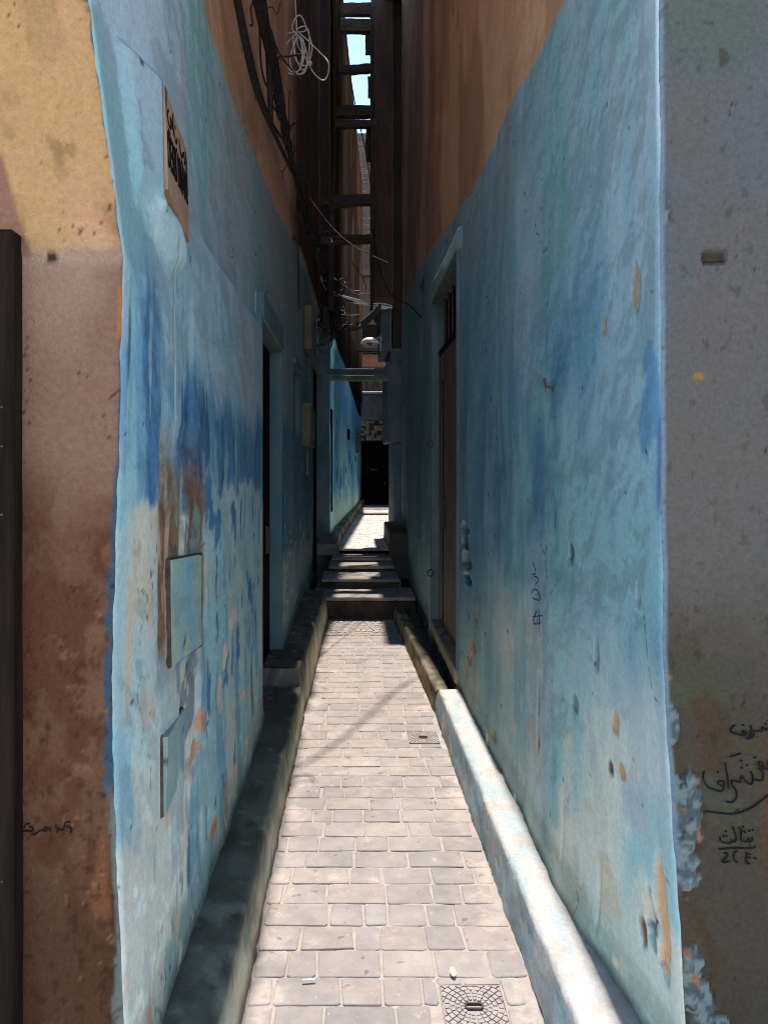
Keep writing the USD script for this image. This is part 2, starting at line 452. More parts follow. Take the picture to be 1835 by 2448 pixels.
# kerbs: profile swept along the alley, with its own paint layer
def kerb(name, ys, edge, wallx, top, bot, side, colfn, label, slope=0.012, seed=0):
    """side = +1: kerb on the right (its face looks left)."""
    prof_n = 26
    vs, cs = [], []
    for y in ys:
        e, wx, zt, zb = edge(y), wallx(y), top(y), bot(y)
        r = 0.02
        fz = np.linspace(zb, zt - r, 9)
        face = np.stack([e - side * slope * (zt - fz) / max(zt - zb, 1e-3), fz], 1)
        aa = np.linspace(0, np.pi / 2, 6)[1:]
        arc = np.stack([e + side * (r - r * np.cos(aa)), zt - r + r * np.sin(aa)], 1)
        tp = np.linspace(e + side * r, wx, 13)[1:]
        topl = np.stack([tp, np.full(12, zt)], 1)
        pr = np.vstack([face, arc, topl])
        p = np.stack([pr[:, 0], np.full(len(pr), y), pr[:, 1]], 1)
        d = meshkit.fbm(p * [8, 5, 8], 4, seed) - 0.5
        d2 = meshkit.fbm(p * 30, 3, seed + 9) - 0.5
        p[:, 0] += side * -(d * 0.016 + d2 * 0.012) * (np.arange(len(pr)) < 16)
        p[:, 2] += (d * 0.014 + d2 * 0.010) * (np.arange(len(pr)) >= 7)
        vs.append(p)
    n = len(vs[0])
    v = np.vstack(vs)
    # end caps dropped to the ground
    f = []
    for i in range(len(ys) - 1):
        for k in range(n - 1):
            a = i * n + k
            q = [[a, a + n, a + n + 1], [a, a + n + 1, a + 1]]
            f += q if side > 0 else [t[::-1] for t in q]
    ex = len(v)
    c0 = np.array([[vs[0][-1][0], ys[0], bot(ys[0])], [vs[-1][-1][0], ys[-1], bot(ys[-1])]])
    v = np.vstack([v, c0])
    for k in range(n - 1):
        f += [[ex, k, k + 1], [ex + 1, (len(ys) - 1) * n + k + 1, (len(ys) - 1) * n + k]]
    return obj(name, trimesh.Trimesh(v, f, process=False), M_KERB, smooth=True, col=colfn(v), kind='structure', label=label)


def kerb_col_right(v):
    x, y, z = v.T
    c = np.tile(raw(188, 184, 180), (len(v), 1))
    n = fb(y, z + x, 5, 9, 71)
    face = sstep(0.60, 0.57, x) * sstep(0.19, 0.16, z)
    c = mixc(c, raw(140, 172, 180), 0.85 * face * sstep(0.42, 0.56, n))
    c = mixc(c, raw(158, 176, 180), 0.7 * sstep(0.50, 0.60, fb(y, x, 4, 16, 72)))
    c = mixc(c, raw(180, 156, 138), 0.4 * sstep(0.60, 0.68, fb(y, x + z, 9, 12, 73)))
    c = mixc(c, raw(130, 122, 112), 0.7 * sstep(0.06, 0.0, z) * sstep(0.4, 0.6, fb(y, z, 6, 6, 74)))
    c = mixc(c, raw(150, 142, 134), 0.4 * sstep(0.66, 0.70, x + 0.03 * n))
    return c


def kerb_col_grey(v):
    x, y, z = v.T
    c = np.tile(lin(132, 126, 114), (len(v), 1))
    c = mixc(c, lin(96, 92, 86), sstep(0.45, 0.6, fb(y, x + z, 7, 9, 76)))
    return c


def kerb_col_left(v):
    x, y, z = v.T
    c = np.tile(lin(96, 97, 92), (len(v), 1))
    n = fb(y, x, 4, 12, 81)
    c = mixc(c, lin(110, 116, 114), sstep(0.42, 0.66, n))
    c = mixc(c, lin(86, 86, 82), sstep(0.46, 0.68, fb(y, x, 6, 10, 82)))
    c = mixc(c, lin(140, 142, 136), 0.6 * sstep(0.62, 0.7, fb(y, x, 14, 20, 83)))
    face = sstep(-0.345, -0.328, x - np.interp(y, [1.6, 5.1, 5.2, 8.4], [0, 0.02, 0.015, 0.06]))
    fc = mixc(np.tile(lin(205, 200, 184), (len(v), 1)), lin(176, 190, 186), sstep(0.4, 0.6, fb(y, z, 5, 8, 84)))
    fc = mixc(fc, lin(150, 112, 84), 0.6 * sstep(0.58, 0.68, fb(y, z, 8, 10, 85)))
    fc = mixc(fc, lin(70, 62, 54), 0.8 * sstep(0.07, 0.0, z + 0.05 * (fb(y, z, 9, 3, 86) - 0.5)))
    return mixc(c, fc, face)


ys = np.arange(1.60, 5.25, 0.025)
kerb('kerb', ys, lambda y: walk_right(y) + 0.006, lambda y: 0.735, lambda y: 0.2 - 0.09 * sstep(5.02, 5.24, y) ** 2, lambda y: -0.03, 1, kerb_col_right, 'sunlit whitewashed kerb along the foot of the right wall', seed=5)
ys = np.arange(5.22, 8.45, 0.04)
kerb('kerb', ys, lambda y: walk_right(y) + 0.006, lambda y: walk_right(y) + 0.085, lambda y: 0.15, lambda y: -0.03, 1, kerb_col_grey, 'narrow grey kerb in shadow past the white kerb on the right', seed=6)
obj('gutter', sheet(lambda y: walk_right(y) + 0.07, lambda y: 0.80, np.arange(5.2, 8.5, 0.1), lambda y: 0.06, 8, 0.01), plain('gutter_dirt', lin(70, 64, 58), lin(100, 92, 84), 6), smooth=True, kind='structure', label='dirty gutter between grey kerb and right wall')
ys = np.arange(1.60, 5.17, 0.025)
kerb('kerb', ys, lambda y: np.interp(y, [1.6, 3.5, 5.2], [-0.338, -0.336, -0.322]), lambda y: -0.56, lambda y: 0.2, lambda y: -0.03, -1, kerb_col_left, 'dark grey ledge along the foot of the left blue wall', slope=0.02, seed=7)
ys = np.arange(5.16, 8.42, 0.04)
kerb('kerb', ys, lambda y: np.interp(y, [5.16, 5.6, 8.4], [-0.345, -0.322, -0.285]), lambda y: -0.60, lambda y: 0.31, lambda y: -0.03, -1, kerb_col_left, 'higher ledge past the first left door, pale edge', slope=0.03, seed=8)


def kerb_col_far(v):
    x, y, z = v.T
    c = np.tile(lin(140, 146, 138), (len(v), 1))
    return mixc(c, lin(96, 100, 98), sstep(0.45, 0.62, fb(y, x, 3, 6, 91)))


ys = np.arange(10.4, 22.2, 0.1)
kerb('kerb', ys, lambda y: land_l(y) - 0.005, lambda y: bentL(y) - 0.1, lambda y: np.interp(y, [10.4, 11.5, 22], [0.60, 0.66, 0.68]), lambda y: 0.45, -1, kerb_col_far, 'curving plastered ledge under the far pale blue wall', slope=0.03, seed=9)
ys = np.arange(11.9, 21.9, 0.1)
kerb('kerb', ys, lambda y: land_r(y) - 0.06, lambda y: land_r(y) + 0.2, lambda y: 0.66, lambda y: 0.45, 1, kerb_col_right, 'white sunlit kerb on the right of the landing', seed=10)
obj('kerb', rough_box(0.46, 0.75, 10.0, 11.9, 0.2, 0.78, 0.02, 0.08, 0.008, 17), plain('dark_plinth', lin(60, 56, 52), lin(84, 78, 72), 5), smooth=40, kind='structure', label='dark block beside the top of the steps, right')


# ------------------------------------------------------------------ walls with their paint
def grid_wall(name, parent, sg, zg, pos, col, mat, holes=(), flip=False, label=None):
    for a, b, c, d in holes:
        sg, zg = np.concatenate([sg, [a, b]]), np.concatenate([zg, [c, d]])
    sg, zg = np.unique(np.round(sg, 5)), np.unique(np.round(zg, 5))
    S, Z = np.meshgrid(sg, zg, indexing='ij')
    s, z = S.ravel(), Z.ravel()
    v = pos(s, z)
    c = col(s, z)
    n, m = len(sg), len(zg)
    i, j = np.meshgrid(np.arange(n - 1), np.arange(m - 1), indexing='ij')
    i, j = i.ravel(), j.ravel()
    keep = np.ones(len(i), bool)
    cs, cz = (sg[i] + sg[i + 1]) / 2, (zg[j] + zg[j + 1]) / 2
    for a, b, c0, d in holes:
        keep &= ~((cs > a) & (cs < b) & (cz > c0) & (cz < d))
    a = (i * m + j)[keep]
    q = np.stack([a, a + m, a + m + 1, a + 1], 1)
    f = np.vstack([q[:, [0, 1, 2]], q[:, [0, 2, 3]]])
    if flip:
        f = f[:, ::-1]
    return obj(name, trimesh.Trimesh(v, f, process=False), mat, parent, smooth=True, col=c, label=label)


ROOF = 8.5
YL, YR = 1.705, 1.797          # where the two corner walls begin
ZG = np.concatenate([np.arange(-0.05, 3.35, 0.0075), np.arange(3.36, 4.4, 0.03), np.linspace(4.4, ROOF, 40)])


def cornerL(z):
    return np.interp(z, [0, 0.42, 0.9, 1.15, 1.6, 2.04, 2.58, 3.5, 8.5], [-0.475, -0.476, -0.497, -0.503, -0.488, -0.478, -0.551, -0.585, -0.60])


def cornerR(z):
    return np.interp(z, [0, 0.38, 0.9, 1.2, 2.6, 3.5, 8.5], [0.745, 0.735, 0.70, 0.684, 0.676, 0.67, 0.67])


# chips on the left wall: (y, z, ry, rz, colour, depth)
TAN, ORANGE, BROWN = lin(186, 150, 118), lin(190, 120, 80), lin(116, 84, 62)


def near_holes(s, z, holes, m=0.15):
    k = np.zeros_like(s)
    for a, b, c, d in holes:
        k = np.maximum(k, sstep(a - m, a - 0.01, s) * sstep(b + m, b + 0.01, s) * sstep(c - m, c - 0.01, z) * sstep(d + m, d + 0.01, z))
    return k


DOORL = (4.42, 5.68, 0.2, 2.40)
VENTL = (6.75, 7.45, 1.88, 2.44)
DOORL2 = (10.05, 11.22, 0.25, 2.85)
DOORR = (5.21, 6.84, 0.30, 2.97)
SLITR = (7.72, 8.25, 2.64, 3.42)


def left_pos(s, z):
    near = sstep(2.2, 1.705, s)
    x = -0.49 + (cornerL(z) + 0.49) * near ** 1.5
    n1 = fb(s, z, 1.6, 1.6, 11) - 0.5
    n2 = fb(s, z, 9, 9, 12) - 0.5 + 0.25 * (fb(s, z, 34, 26, 1012) - 0.5)
    x = x + (n1 * 0.035 + n2 * 0.010) * sstep(1.705, 1.85, s) * (1 - near_holes(s, z, (DOORL, VENTL, DOORL2, (2.05, 2.385, 2.26, 2.56), (2.19, 2.64, 1.03, 1.34), (2.08, 2.39, 0.7, 0.9))))
    x = x - 0.045 * sstep(2.3, 3.2, s) * (1 - sstep(4.42, 4.45, s) * sstep(2.58, 2.56, z)) * sstep(10.0, 6.0, s)
    # worn arris
    x = x - 0.006 * np.exp(-(s - 1.705) / 0.012) * (0.4 + 1.4 * fb(s * 0, z, 1, 18, 13))
    # thicker coat below a rough ledge
    zl = 2.385 + 0.02 * (fb(s, z * 0, 7, 1, 14) - 0.5)
    x = x + 0.045 * sstep(2.3, 3.2, s) * sstep(4.5, 4.42, s) * sstep(zl, zl - 0.05, z)
    zl2 = 2.585
    x = x + 0.018 * sstep(1.84, 1.9, s) * sstep(2.06, 2.05, s) * sstep(zl2, zl2 - 0.012, z) * sstep(2.2, 2.3, z)
    # bulging plaster under the plaque
    x = x + 0.014 * blob(s, z, 2.17, 2.22, 0.2, 0.07, 15, 0.5, 0.3)
    # scar of a chased-in pipe
    ch = sstep(2.03, 2.08, s) * sstep(2.74, 2.66, s) * sstep(1.02, 1.08, z) * sstep(1.74, 1.66, z)
    x = x - ch * (0.010 + 0.018 * (fb(s, z, 16, 16, 16) - 0.5))
    gr = np.exp(-((s - 2.24 - 0.01 * (fb(s * 0, z, 1, 3, 17) - 0.5)) / 0.006) ** 2) * sstep(1.7, 1.75, z) * sstep(2.26, 2.2, z)
    x = x - 0.010 * gr
    ch2 = sstep(2.36, 2.39, s) * sstep(2.53, 2.50, s) * sstep(1.62, 1.66, z) * sstep(2.16, 2.1, z)
    x = x - 0.008 * ch2
    # rough pocket round the lower hatch
    x = x - 0.014 * blob(s, z, 2.45, 0.83, 0.16, 0.16, 18, 1.0)
    # foot of the wall
    x = x + 0.02 * sstep(0.34, 0.2, z) * (fb(s, z, 8, 8, 19))
    x = x + left_up(s, z)
    return np.stack([x, s + 0.006 * np.exp(-(s - YL) / 0.01), z], 1)


def left_up(s, z):
    """The ochre upper wall stands a little proud past the first seven metres."""
    return 0.035 * sstep(7.05, 7.1, s) * sstep(3.6, 3.64, z)


def dusty(c, z):
    """Chalky bloom of old limewash."""
    g = (c @ np.array([0.25, 0.55, 0.2]))[:, None] * np.array([1.04, 1.0, 0.94])
    return np.minimum((c * 0.80 + g * 0.20) * 1.08, 0.88)


def cracks(c, s, z, seed, col, f=2.2, thr=0.52):
    """Hairline cracks, present in places only."""
    l = np.abs(fb(s, z, f, f * 0.8, seed, 5) - 0.5)
    m = sstep(0.0035, 0.001, l) * ssh(thr, thr + 0.06, fb(s, z, 1.7, 1.7, seed + 1, 3))
    return mixc(c, col, m * 0.75)


def left_col(s, z):
    K = 1.06
    pale, lilac, teal = lin(134, 164, 182, K), lin(142, 160, 176, K), lin(124, 168, 178, K)
    mid, deep, navy = lin(92, 144, 176, K), lin(62, 114, 156, K), lin(54, 92, 132, K)
    white, cream = lin(182, 190, 186, K), lin(186, 176, 160, K)
    c = np.tile(pale, (len(s), 1))
    c = mixc(c, lilac, ssh(0.42, 0.62, fb(s, z, 2.4, 1.1, 101)))
    c = mixc(c, teal, ssh(0.48, 0.62, fb(s, z, 2.2, 0.9, 102)))
    # weathered deep-blue older coat, ragged edges, strongest between knee and head height
    zz = z + 0.28 * (fb(s, z, 5, 0.9, 103) - 0.5) + 0.10 * (fb(s, z, 22, 3, 104) - 0.5)
    topb = np.interp(s, [1.7, 1.95, 2.1, 2.5, 3.2, 4.4, 6, 9], [1.98, 2.10, 1.92, 1.88, 1.85, 1.9, 2.0, 2.0])
    botb = np.interp(s, [1.7, 2.2, 2.6, 2.75, 4.0, 4.45, 5.7, 9], [1.50, 1.50, 1.40, 1.52, 1.50, 1.45, 0.95, 0.8])
    band = sstep(topb + 0.06, topb - 0.14, zz) * sstep(botb - 0.015, botb + 0.03, zz)
    c = mixc(c, mid, band * ssh(0.34, 0.52, fb(s, z, 4, 1.3, 105)) * 0.95)
    c = mixc(c, deep, band * ssh(0.46, 0.60, fb(s, z, 3.6, 1.2, 106)))
    c = mixc(c, deep, band * 0.8 * sstep(2.6, 3.1, s) * sstep(1.85, 1.7, zz))
    c = mixc(c, navy, band * ssh(0.60, 0.72, fb(s, z, 20, 3, 107)))
    c = mixc(c, pale, band * ssh(0.58, 0.66, fb(s, z, 16, 2, 108)) * 0.7)
    # below the band: bleached lime coat
    low = sstep(botb + 0.02, botb - 0.02, zz)
    c = mixc(c, lin(150, 176, 182, K), low * 0.85)
    c = mixc(c, cream, low * ssh(0.44, 0.58, fb(s, z, 3.0, 1.4, 109)) * sstep(2.9, 2.3, s) * 0.9)
    c = mixc(c, lin(200, 204, 198, K), low * sstep(1.2, 0.5, z) * sstep(3.4, 2.2, s) * 0.85)
    c = mixc(c, lin(126, 172, 188, K), low * ssh(0.46, 0.6, fb(s, z, 4, 2.2, 110)) * 0.9)
    c = mixc(c, mid, low * ssh(0.53, 0.63, fb(s, z, 9, 2.5, 111)) * np.interp(s, [1.7, 2.1, 2.6, 4], [0.1, 0.3, 0.8, 0.9]))
    c = mixc(c, lin(190, 168, 150, K), low * ssh(0.60, 0.67, fb(s, z, 6, 4, 112)) * 0.7)
    c = mixc(c, deep, low * ssh(0.64, 0.72, fb(s, z, 14, 5, 113)) * sstep(2.0, 2.5, s))
    # past the first door
    c = mixc(c, lin(84, 132, 160, K), 0.6 * sstep(5.6, 6.2, s) * sstep(3.2, 2.0, z))
    # paint scar: brown render
    m = sstep(2.02, 2.07, s + 0.03 * (fb(s, z, 10, 10, 114) - 0.5)) * sstep(2.74, 2.66, s) * sstep(1.05, 1.15, z) * sstep(1.72, 1.5, z + 0.25 * (fb(s, z, 14, 2, 115) - 0.5))
    c = mixc(c, BROWN * 1.2, m * ssh(0.40, 0.55, fb(s, z, 8, 2.5, 116)))
    c = mixc(c, TAN * 0.9, m * ssh(0.56, 0.64, fb(s, z, 16, 4, 117)))
    c = mixc(c, lin(112, 128, 120, K), m * ssh(0.58, 0.66, fb(s, z, 7, 3, 118)))
    # cream run near the corner
    m = sstep(1.76, 1.80, s) * sstep(2.04, 1.99, s) * sstep(1.56, 1.50, zz) * sstep(0.95, 1.1, zz)
    c = mixc(c, lin(182, 164, 146, K), m * ssh(0.36, 0.5, fb(s, z, 8, 2, 119)))
    # smear of fresh plaster under the plaque, tan drip line
    c = mixc(c, lin(160, 188, 198, K), blob(s, z, 2.16, 2.22, 0.2, 0.075, 15, 0.5, 0.3))
    gr = np.exp(-((s - 2.24) / 0.010) ** 2) * sstep(1.85, 1.9, z) * sstep(2.26, 2.22, z)
    c = mixc(c, lin(150, 140, 120), gr * 0.9)
    # ledge edge and lintel strip lightened: skylight on them put into the colour
    zl = 2.385
    c = mixc(c, lin(176, 206, 214, 1.2), sstep(2.5, 2.8, s) * sstep(4.42, 4.4, s) * np.exp(-((z - zl + 0.024) / 0.022) ** 2))
    c = mixc(c, lin(150, 184, 196, 1.2), 0.75 * sstep(4.42, 4.45, s) * sstep(5.7, 5.66, s) * sstep(2.4, 2.42, z) * sstep(2.57, 2.55, z))
    # chips at the foot
    ft = sstep(0.46, 0.22, z + 0.25 * (fb(s, z, 9, 4, 120) - 0.5))
    c = mixc(c, lin(126, 140, 120), ft * 0.55)
    c = mixc(c, ORANGE * 0.9, ft * ssh(0.63, 0.68, fb(s, z, 10, 6, 121)))
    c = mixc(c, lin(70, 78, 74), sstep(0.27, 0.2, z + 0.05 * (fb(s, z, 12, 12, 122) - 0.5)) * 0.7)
    for (a, b, ra, rb, col) in [(2.62, 0.78, 0.06, 0.05, lin(200, 150, 122)), (2.55, 0.70, 0.05, 0.03, lin(190, 140, 110)), (3.3, 0.98, 0.1, 0.04, lin(205, 185, 165)), (3.1, 0.88, 0.05, 0.05, lin(205, 180, 160)),
                                (2.86, 0.32, 0.05, 0.03, ORANGE), (2.4, 1.0, 0.02, 0.02, lin(150, 90, 70))]:
        c = mixc(c, col, blob(s, z, a, b, ra, rb, 123, 1.2))
    c = mixc(c, lin(70, 92, 120), blob(s, z, 2.47, 0.88, 0.12, 0.14, 124, 1.6) * 0.7)
    # little dark pits
    c = mixc(c, lin(40, 44, 52), ssh(0.77, 0.80, fb(s, z, 34, 30, 125, 3)) * 0.8)
    # upper ochre
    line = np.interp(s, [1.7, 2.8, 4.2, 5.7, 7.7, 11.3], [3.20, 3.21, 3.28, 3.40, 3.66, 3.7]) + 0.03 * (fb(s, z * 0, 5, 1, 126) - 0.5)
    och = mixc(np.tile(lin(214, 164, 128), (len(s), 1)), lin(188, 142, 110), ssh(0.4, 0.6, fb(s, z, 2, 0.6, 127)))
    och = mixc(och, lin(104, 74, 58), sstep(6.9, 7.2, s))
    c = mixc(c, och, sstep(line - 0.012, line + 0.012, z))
    c = cracks(c, s, z, 140, lin(64, 76, 84))
    fl = ssh(0.655, 0.675, fb(s, z, 16, 12, 142)) * sstep(1.5, 0.9, z) * sstep(1.8, 2.2, s)
    c = mixc(c, lin(196, 178, 158, K), fl * 0.85)
    return dusty(c, z)


DOORL = (4.42, 5.68, 0.2, 2.40)
VENTL = (6.75, 7.45, 1.88, 2.44)
DOORL2 = (10.05, 11.22, 0.25, 2.85)
left = thing('corner_house', 'ochre fronted corner house with blue alley wall, on the left', 'house', (-2.5, 1.7, 0))
ug = np.linspace(258, 708, 215)
sgL = np.concatenate([[YL, YL + 0.006, YL + 0.012, YL + 0.02, YL + 0.03], 857.5 / (761 - ug[6:]), [11.3]])
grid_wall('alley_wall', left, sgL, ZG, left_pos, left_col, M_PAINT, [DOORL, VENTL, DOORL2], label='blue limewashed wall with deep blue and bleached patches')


# left front: ochre above, brown below
def frontL_pos(s, z):
    x = s + (cornerL(z) - 0.006 * (0.4 + 1.4 * fb(s * 0, z, 1, 18, 13)) + 0.49) * sstep(-1.0, -0.49, s)
    n = (fb(s, z, 3, 3, 21) - 0.5) * 0.02 + (fb(s, z, 26, 26, 22) - 0.5) * 0.006
    e = np.exp(-(-0.49 - s) / 0.012)
    y = YL - n * sstep(-0.49, -0.53, s) + 0 * e
    y = y + 0.006 * np.exp((s + 0.49) / 0.007)
    # thin upper coat ends in a rough step
    y = y - 0.006 * sstep(2.03, 2.05, z + 0.02 * (fb(s, z, 14, 2, 23) - 0.5)) * sstep(-0.49, -0.52, s)
    pit = sstep(0.60, 0.68, fb(s, z, 18, 18, 24)) * sstep(1.6, 1.3, z) * sstep(-0.63, -0.52, s) * sstep(-0.49, -0.51, s)
    return np.stack([x, y + 0.008 * pit, z], 1)


def warm(r, g, b, k=1.0):
    return np.minimum(lin(r, g, b, k * 0.60) * [1.12, 0.97, 0.98], 0.88)


def frontL_col(s, z):
    zz = z + 0.05 * (fb(s, z, 9, 3, 31) - 0.5)
    c = np.tile(warm(150, 122, 106, 1.2), (len(s), 1))
    c = mixc(c, warm(172, 146, 128, 1.2), sstep(1.75, 2.0, zz) * ssh(0.35, 0.6, fb(s, z, 3, 2, 32)))
    c = mixc(c, warm(122, 92, 78, 1.2), ssh(0.45, 0.62, fb(s, z, 4, 3, 33)) * sstep(2.0, 1.6, z))
    k = sstep(1.68, 1.45, z + 0.25 * (fb(s, z, 5, 4, 34) - 0.5))
    c = mixc(c, warm(124, 94, 75, 1.15), k * 0.9)
    c = mixc(c, warm(112, 78, 62, 1.1), k * ssh(0.46, 0.60, fb(s, z, 7, 5, 35)))
    c = mixc(c, warm(140, 108, 86, 1.1), k * ssh(0.54, 0.62, fb(s, z, 30, 24, 36)) * 0.6 * sstep(-0.66, -0.56, s))
    c = mixc(c, warm(98, 70, 54), sstep(1.0, 0.5, z + 0.3 * (fb(s, z, 4, 4, 37) - 0.5)) * 0.75)
    c = mixc(c, warm(104, 80, 58), ssh(0.5, 0.62, fb(s, z, 8, 8, 38)) * sstep(0.9, 0.6, z) * 0.7)
    up = sstep(2.045, 2.06, zz + 0.02 * (fb(s, z, 30, 6, 39) - 0.5))
    och = mixc(np.tile(warm(206, 170, 122, 1.25), (len(s), 1)), warm(214, 172, 136, 1.25), ssh(0.4, 0.62, fb(s, z, 3, 2, 40)))
    och = mixc(och, warm(160, 130, 78, 1.2), 0.8 * sstep(2.2, 2.07, zz) * ssh(0.35, 0.55, fb(s, z, 5, 3, 41)))
    och = mixc(och, warm(150, 124, 84, 1.2), 0.6 * blob(s, z, -0.605, 2.28, 0.05, 0.06, 42, 1.4, 0.3, 20) * ssh(0.45, 0.6, fb(s, z, 30, 30, 48)))
    och = mixc(och, warm(176, 146, 100, 1.2), 0.5 * ssh(0.52, 0.66, fb(s, z, 10, 6, 49)))
    c = mixc(c, och, up)
    c = mixc(c, warm(200, 178, 158, 1.2), np.exp(-((zz - 2.04) / 0.02) ** 2) * 0.6)
    c = mixc(c, warm(60, 44, 36), np.exp(-((zz - 2.04) / 0.012) ** 2) * ssh(0.55, 0.65, fb(s, z, 22, 8, 43)))
    # old pink render at the far left with its torn edge
    pk = sstep(0.0, -0.012, s + 0.672 + 0.21 * np.maximum(z - 2.04, 0) ** 1.0 + 0.012 * (fb(s, z, 12, 12, 44) - 0.5)) * sstep(2.03, 2.05, z) * sstep(2.27, 2.24, z)
    c = mixc(c, warm(168, 128, 112, 1.1), pk)
    # blue wall paint carried round the corner
    e = -0.49 - s
    wid = np.interp(z, [0, 0.3, 0.5, 0.62, 0.8, 0.95, 1.2, 1.5, 1.62, 1.75, 1.9, 9], [0.016, 0.016, 0.02, 0.006, 0.008, 0.02, 0.012, 0.009, 0.003, 0.003, 0.0, 0.0])
    wid = wid * (0.3 + 1.5 * fb(s * 0, z, 1, 22, 45, 5)) + 0.012 * (fb(s, z, 60, 40, 47) - 0.5)
    c = mixc(c, warm(72, 98, 120, 1.2), sstep(wid + 0.003, wid - 0.003, e) * sstep(0.85, 0.95, z))
    c = mixc(c, warm(128, 142, 140, 1.1), sstep(wid + 0.003, wid - 0.003, e) * sstep(0.95, 0.85, z))
    c = mixc(c, warm(150, 104, 78), sstep(0.055, 0.03, e + 0.05 * (fb(s, z, 18, 10, 46) - 0.5)) * sstep(0.012, 0.02, e - wid * 0.5) * sstep(0.60, 0.66, z) * sstep(0.86, 0.80, z))
    c = mixc(c, warm(196, 142, 92), sstep(0.010, 0.006, e) * sstep(1.86, 1.88, z) * sstep(1.99, 1.97, z))
    c = cracks(c, s, z, 50, warm(70, 50, 40), 7, 0.5)
    c = mixc(c, warm(168, 136, 112), ssh(0.64, 0.67, fb(s, z, 60, 50, 52)) * sstep(1.7, 1.3, z) * sstep(-0.68, -0.55, s) * 0.6)
    return mixc(c, warm(70, 50, 38), ssh(0.64, 0.67, fb(s, z, 70, 55, 53)) * sstep(1.6, 1.2, z) * 0.5)


sf = np.concatenate([-0.49 - np.concatenate([[0, 0.005, 0.012], np.arange(0.02, 0.27, 0.006), np.arange(0.29, 1.4, 0.015)]), [-2, -2.5, -3, -4, -5]])
ZF = np.concatenate([np.arange(-0.05, 2.75, 0.0075), np.linspace(2.8, ROOF, 40)])
grid_wall('front_wall', left, sf, ZF, frontL_pos, frontL_col, M_ROUGH, label='street front, ochre above and brown stained render below')

# core of the house, roof and eaves
core = [bx(-5, -0.85, 1.75, 11.28, 0, ROOF)]
obj('masonry', cat_(core), M_OCHRE, left)
er = np.random.default_rng(5)


def eave(x_in, yv, xe, z, t=0.1):
    """Roof slab with an uneven outer edge xe(y)."""
    v, f = [], []
    for y in yv:
        v += [[x_in, y, z], [xe(y), y, z], [xe(y), y, z + t], [x_in, y, z + t]]
    n = len(yv)
    for i in range(n - 1):
        for k in range(4):
            a, b = i * 4 + k, i * 4 + (k + 1) % 4
            f += [[a, b, b + 4], [a, b + 4, a + 4]]
    f += [[0, 2, 1], [0, 3, 2], [4 * n - 4, 4 * n - 3, 4 * n - 2], [4 * n - 4, 4 * n - 2, 4 * n - 1]]
    m = trimesh.Trimesh(v, f, process=False)
    m.fix_normals()
    return m


yv = np.concatenate([np.arange(1.6, 9.0, 0.2), np.arange(9.0, 12.6, 0.03)])
jag = np.interp(yv, np.arange(1.5, 13, 0.06), np.convolve(er.uniform(-1, 1, 194), [0.3, 0.4, 0.3], 'same')[:192])
obj('roof', eave(-5, yv, lambda y: -0.30 + np.interp(y, yv, jag) * np.interp(y, [8, 9.5, 12], [0.012, 0.05, 0.04]) + np.interp(y, [9, 12.5], [0, 0.05]), ROOF), M_TIMBER, left)  # unseen eave, its jagged edge shaped for the shadow on the walk

# first door on the left
dl = obj('door', bx(-0.63, -0.585, 4.35, 5.70, 0.18, 2.5, 0.006), M_BLACKDOOR, left)
for yy in np.arange(4.45, 5.6, 0.2):
    obj('plank', bx(-0.585, -0.576, yy + 0.006, yy + 0.192, 0.22, 2.38, 0.003), M_BLACKDOOR, dl)
obj('latch', bx(-0.576, -0.545, 5.35, 5.40, 1.02, 1.2, 0.004), M_RUST, dl)


def reveal(y0, y1, z0, z1, xo, xi, t=0.03, faces='nfts'):
    ms = []
    lo, hi = min(xo, xi), max(xo, xi)
    if 'f' in faces:
        ms.append(bx(lo, hi, y1 + 0.001, y1 + t, z0, z1))
    if 'n' in faces:
        ms.append(bx(lo, hi, y0 - t, y0 - 0.001, z0, z1))
    if 't' in faces:
        ms.append(bx(lo, hi, y0 - t, y1 + t, z1 + 0.001, z1 + t))
    if 's' in faces:
        ms.append(bx(lo, hi, y0 - t, y1 + t, z0 - t, z0 - 0.001))
    return cat_(ms)


M_BLUEJAMB = plain('blue_jamb_plaster', lin(72, 104, 122), lin(92, 122, 134), 4, bump=0.5, stretch=(1, 1, 0.5))
M_BLUEDARK = plain('dull_blue_plaster', lin(74, 100, 118), lin(100, 124, 138), 4, bump=0.5, stretch=(1, 1, 0.5))
obj('door_reveal', reveal(*DOORL, -0.492, -0.64), M_BLUEJAMB, left)
obj('door_lintel', rough_box(-0.56, -0.482, 4.43, 5.69, 2.405, 2.565, 0.012, 0.06, 0.004, 3), M_BLUEJAMB, left, smooth=40, label='pale blue lintel over the first left door')
# small barred vent
w = obj('window', bx(-0.62, -0.59, 6.7, 7.5, 1.85, 2.47), M_BLACKDOOR, left)
for yy in (6.9, 7.1, 7.3):
    obj('bar', cyl((-0.53, yy, 1.86), (-0.53, yy, 2.46), 0.010, 8), M_RUST, w)
obj('window_reveal', reveal(*VENTL, -0.492, -0.6), M_BLUEDARK, left)
obj('window_hood', rough_box(-0.53, -0.468, 6.7, 7.5, 2.452, 2.50, 0.008, 0.06, 0.003, 4), M_BLUEDARK, left, smooth=40)
# second doorway
obj('doorway', cat_([bx(-0.86, -0.80, 9.9, 11.3, 0.2, 2.95), reveal(*DOORL2, -0.50, -0.82)]), M_BLACKDOOR, left, label='dark second doorway by the steps')
obj('door_hood', rough_box(-0.60, -0.44, 9.95, 11.25, 2.86, 2.97, 0.01, 0.08, 0.004, 5), M_BLUEDARK, left, smooth=40)

# plastered-in cupboards (hatches)


def wallx(y, z):
    return float(left_pos(np.array([float(y)]), np.array([float(z)]))[0, 0])


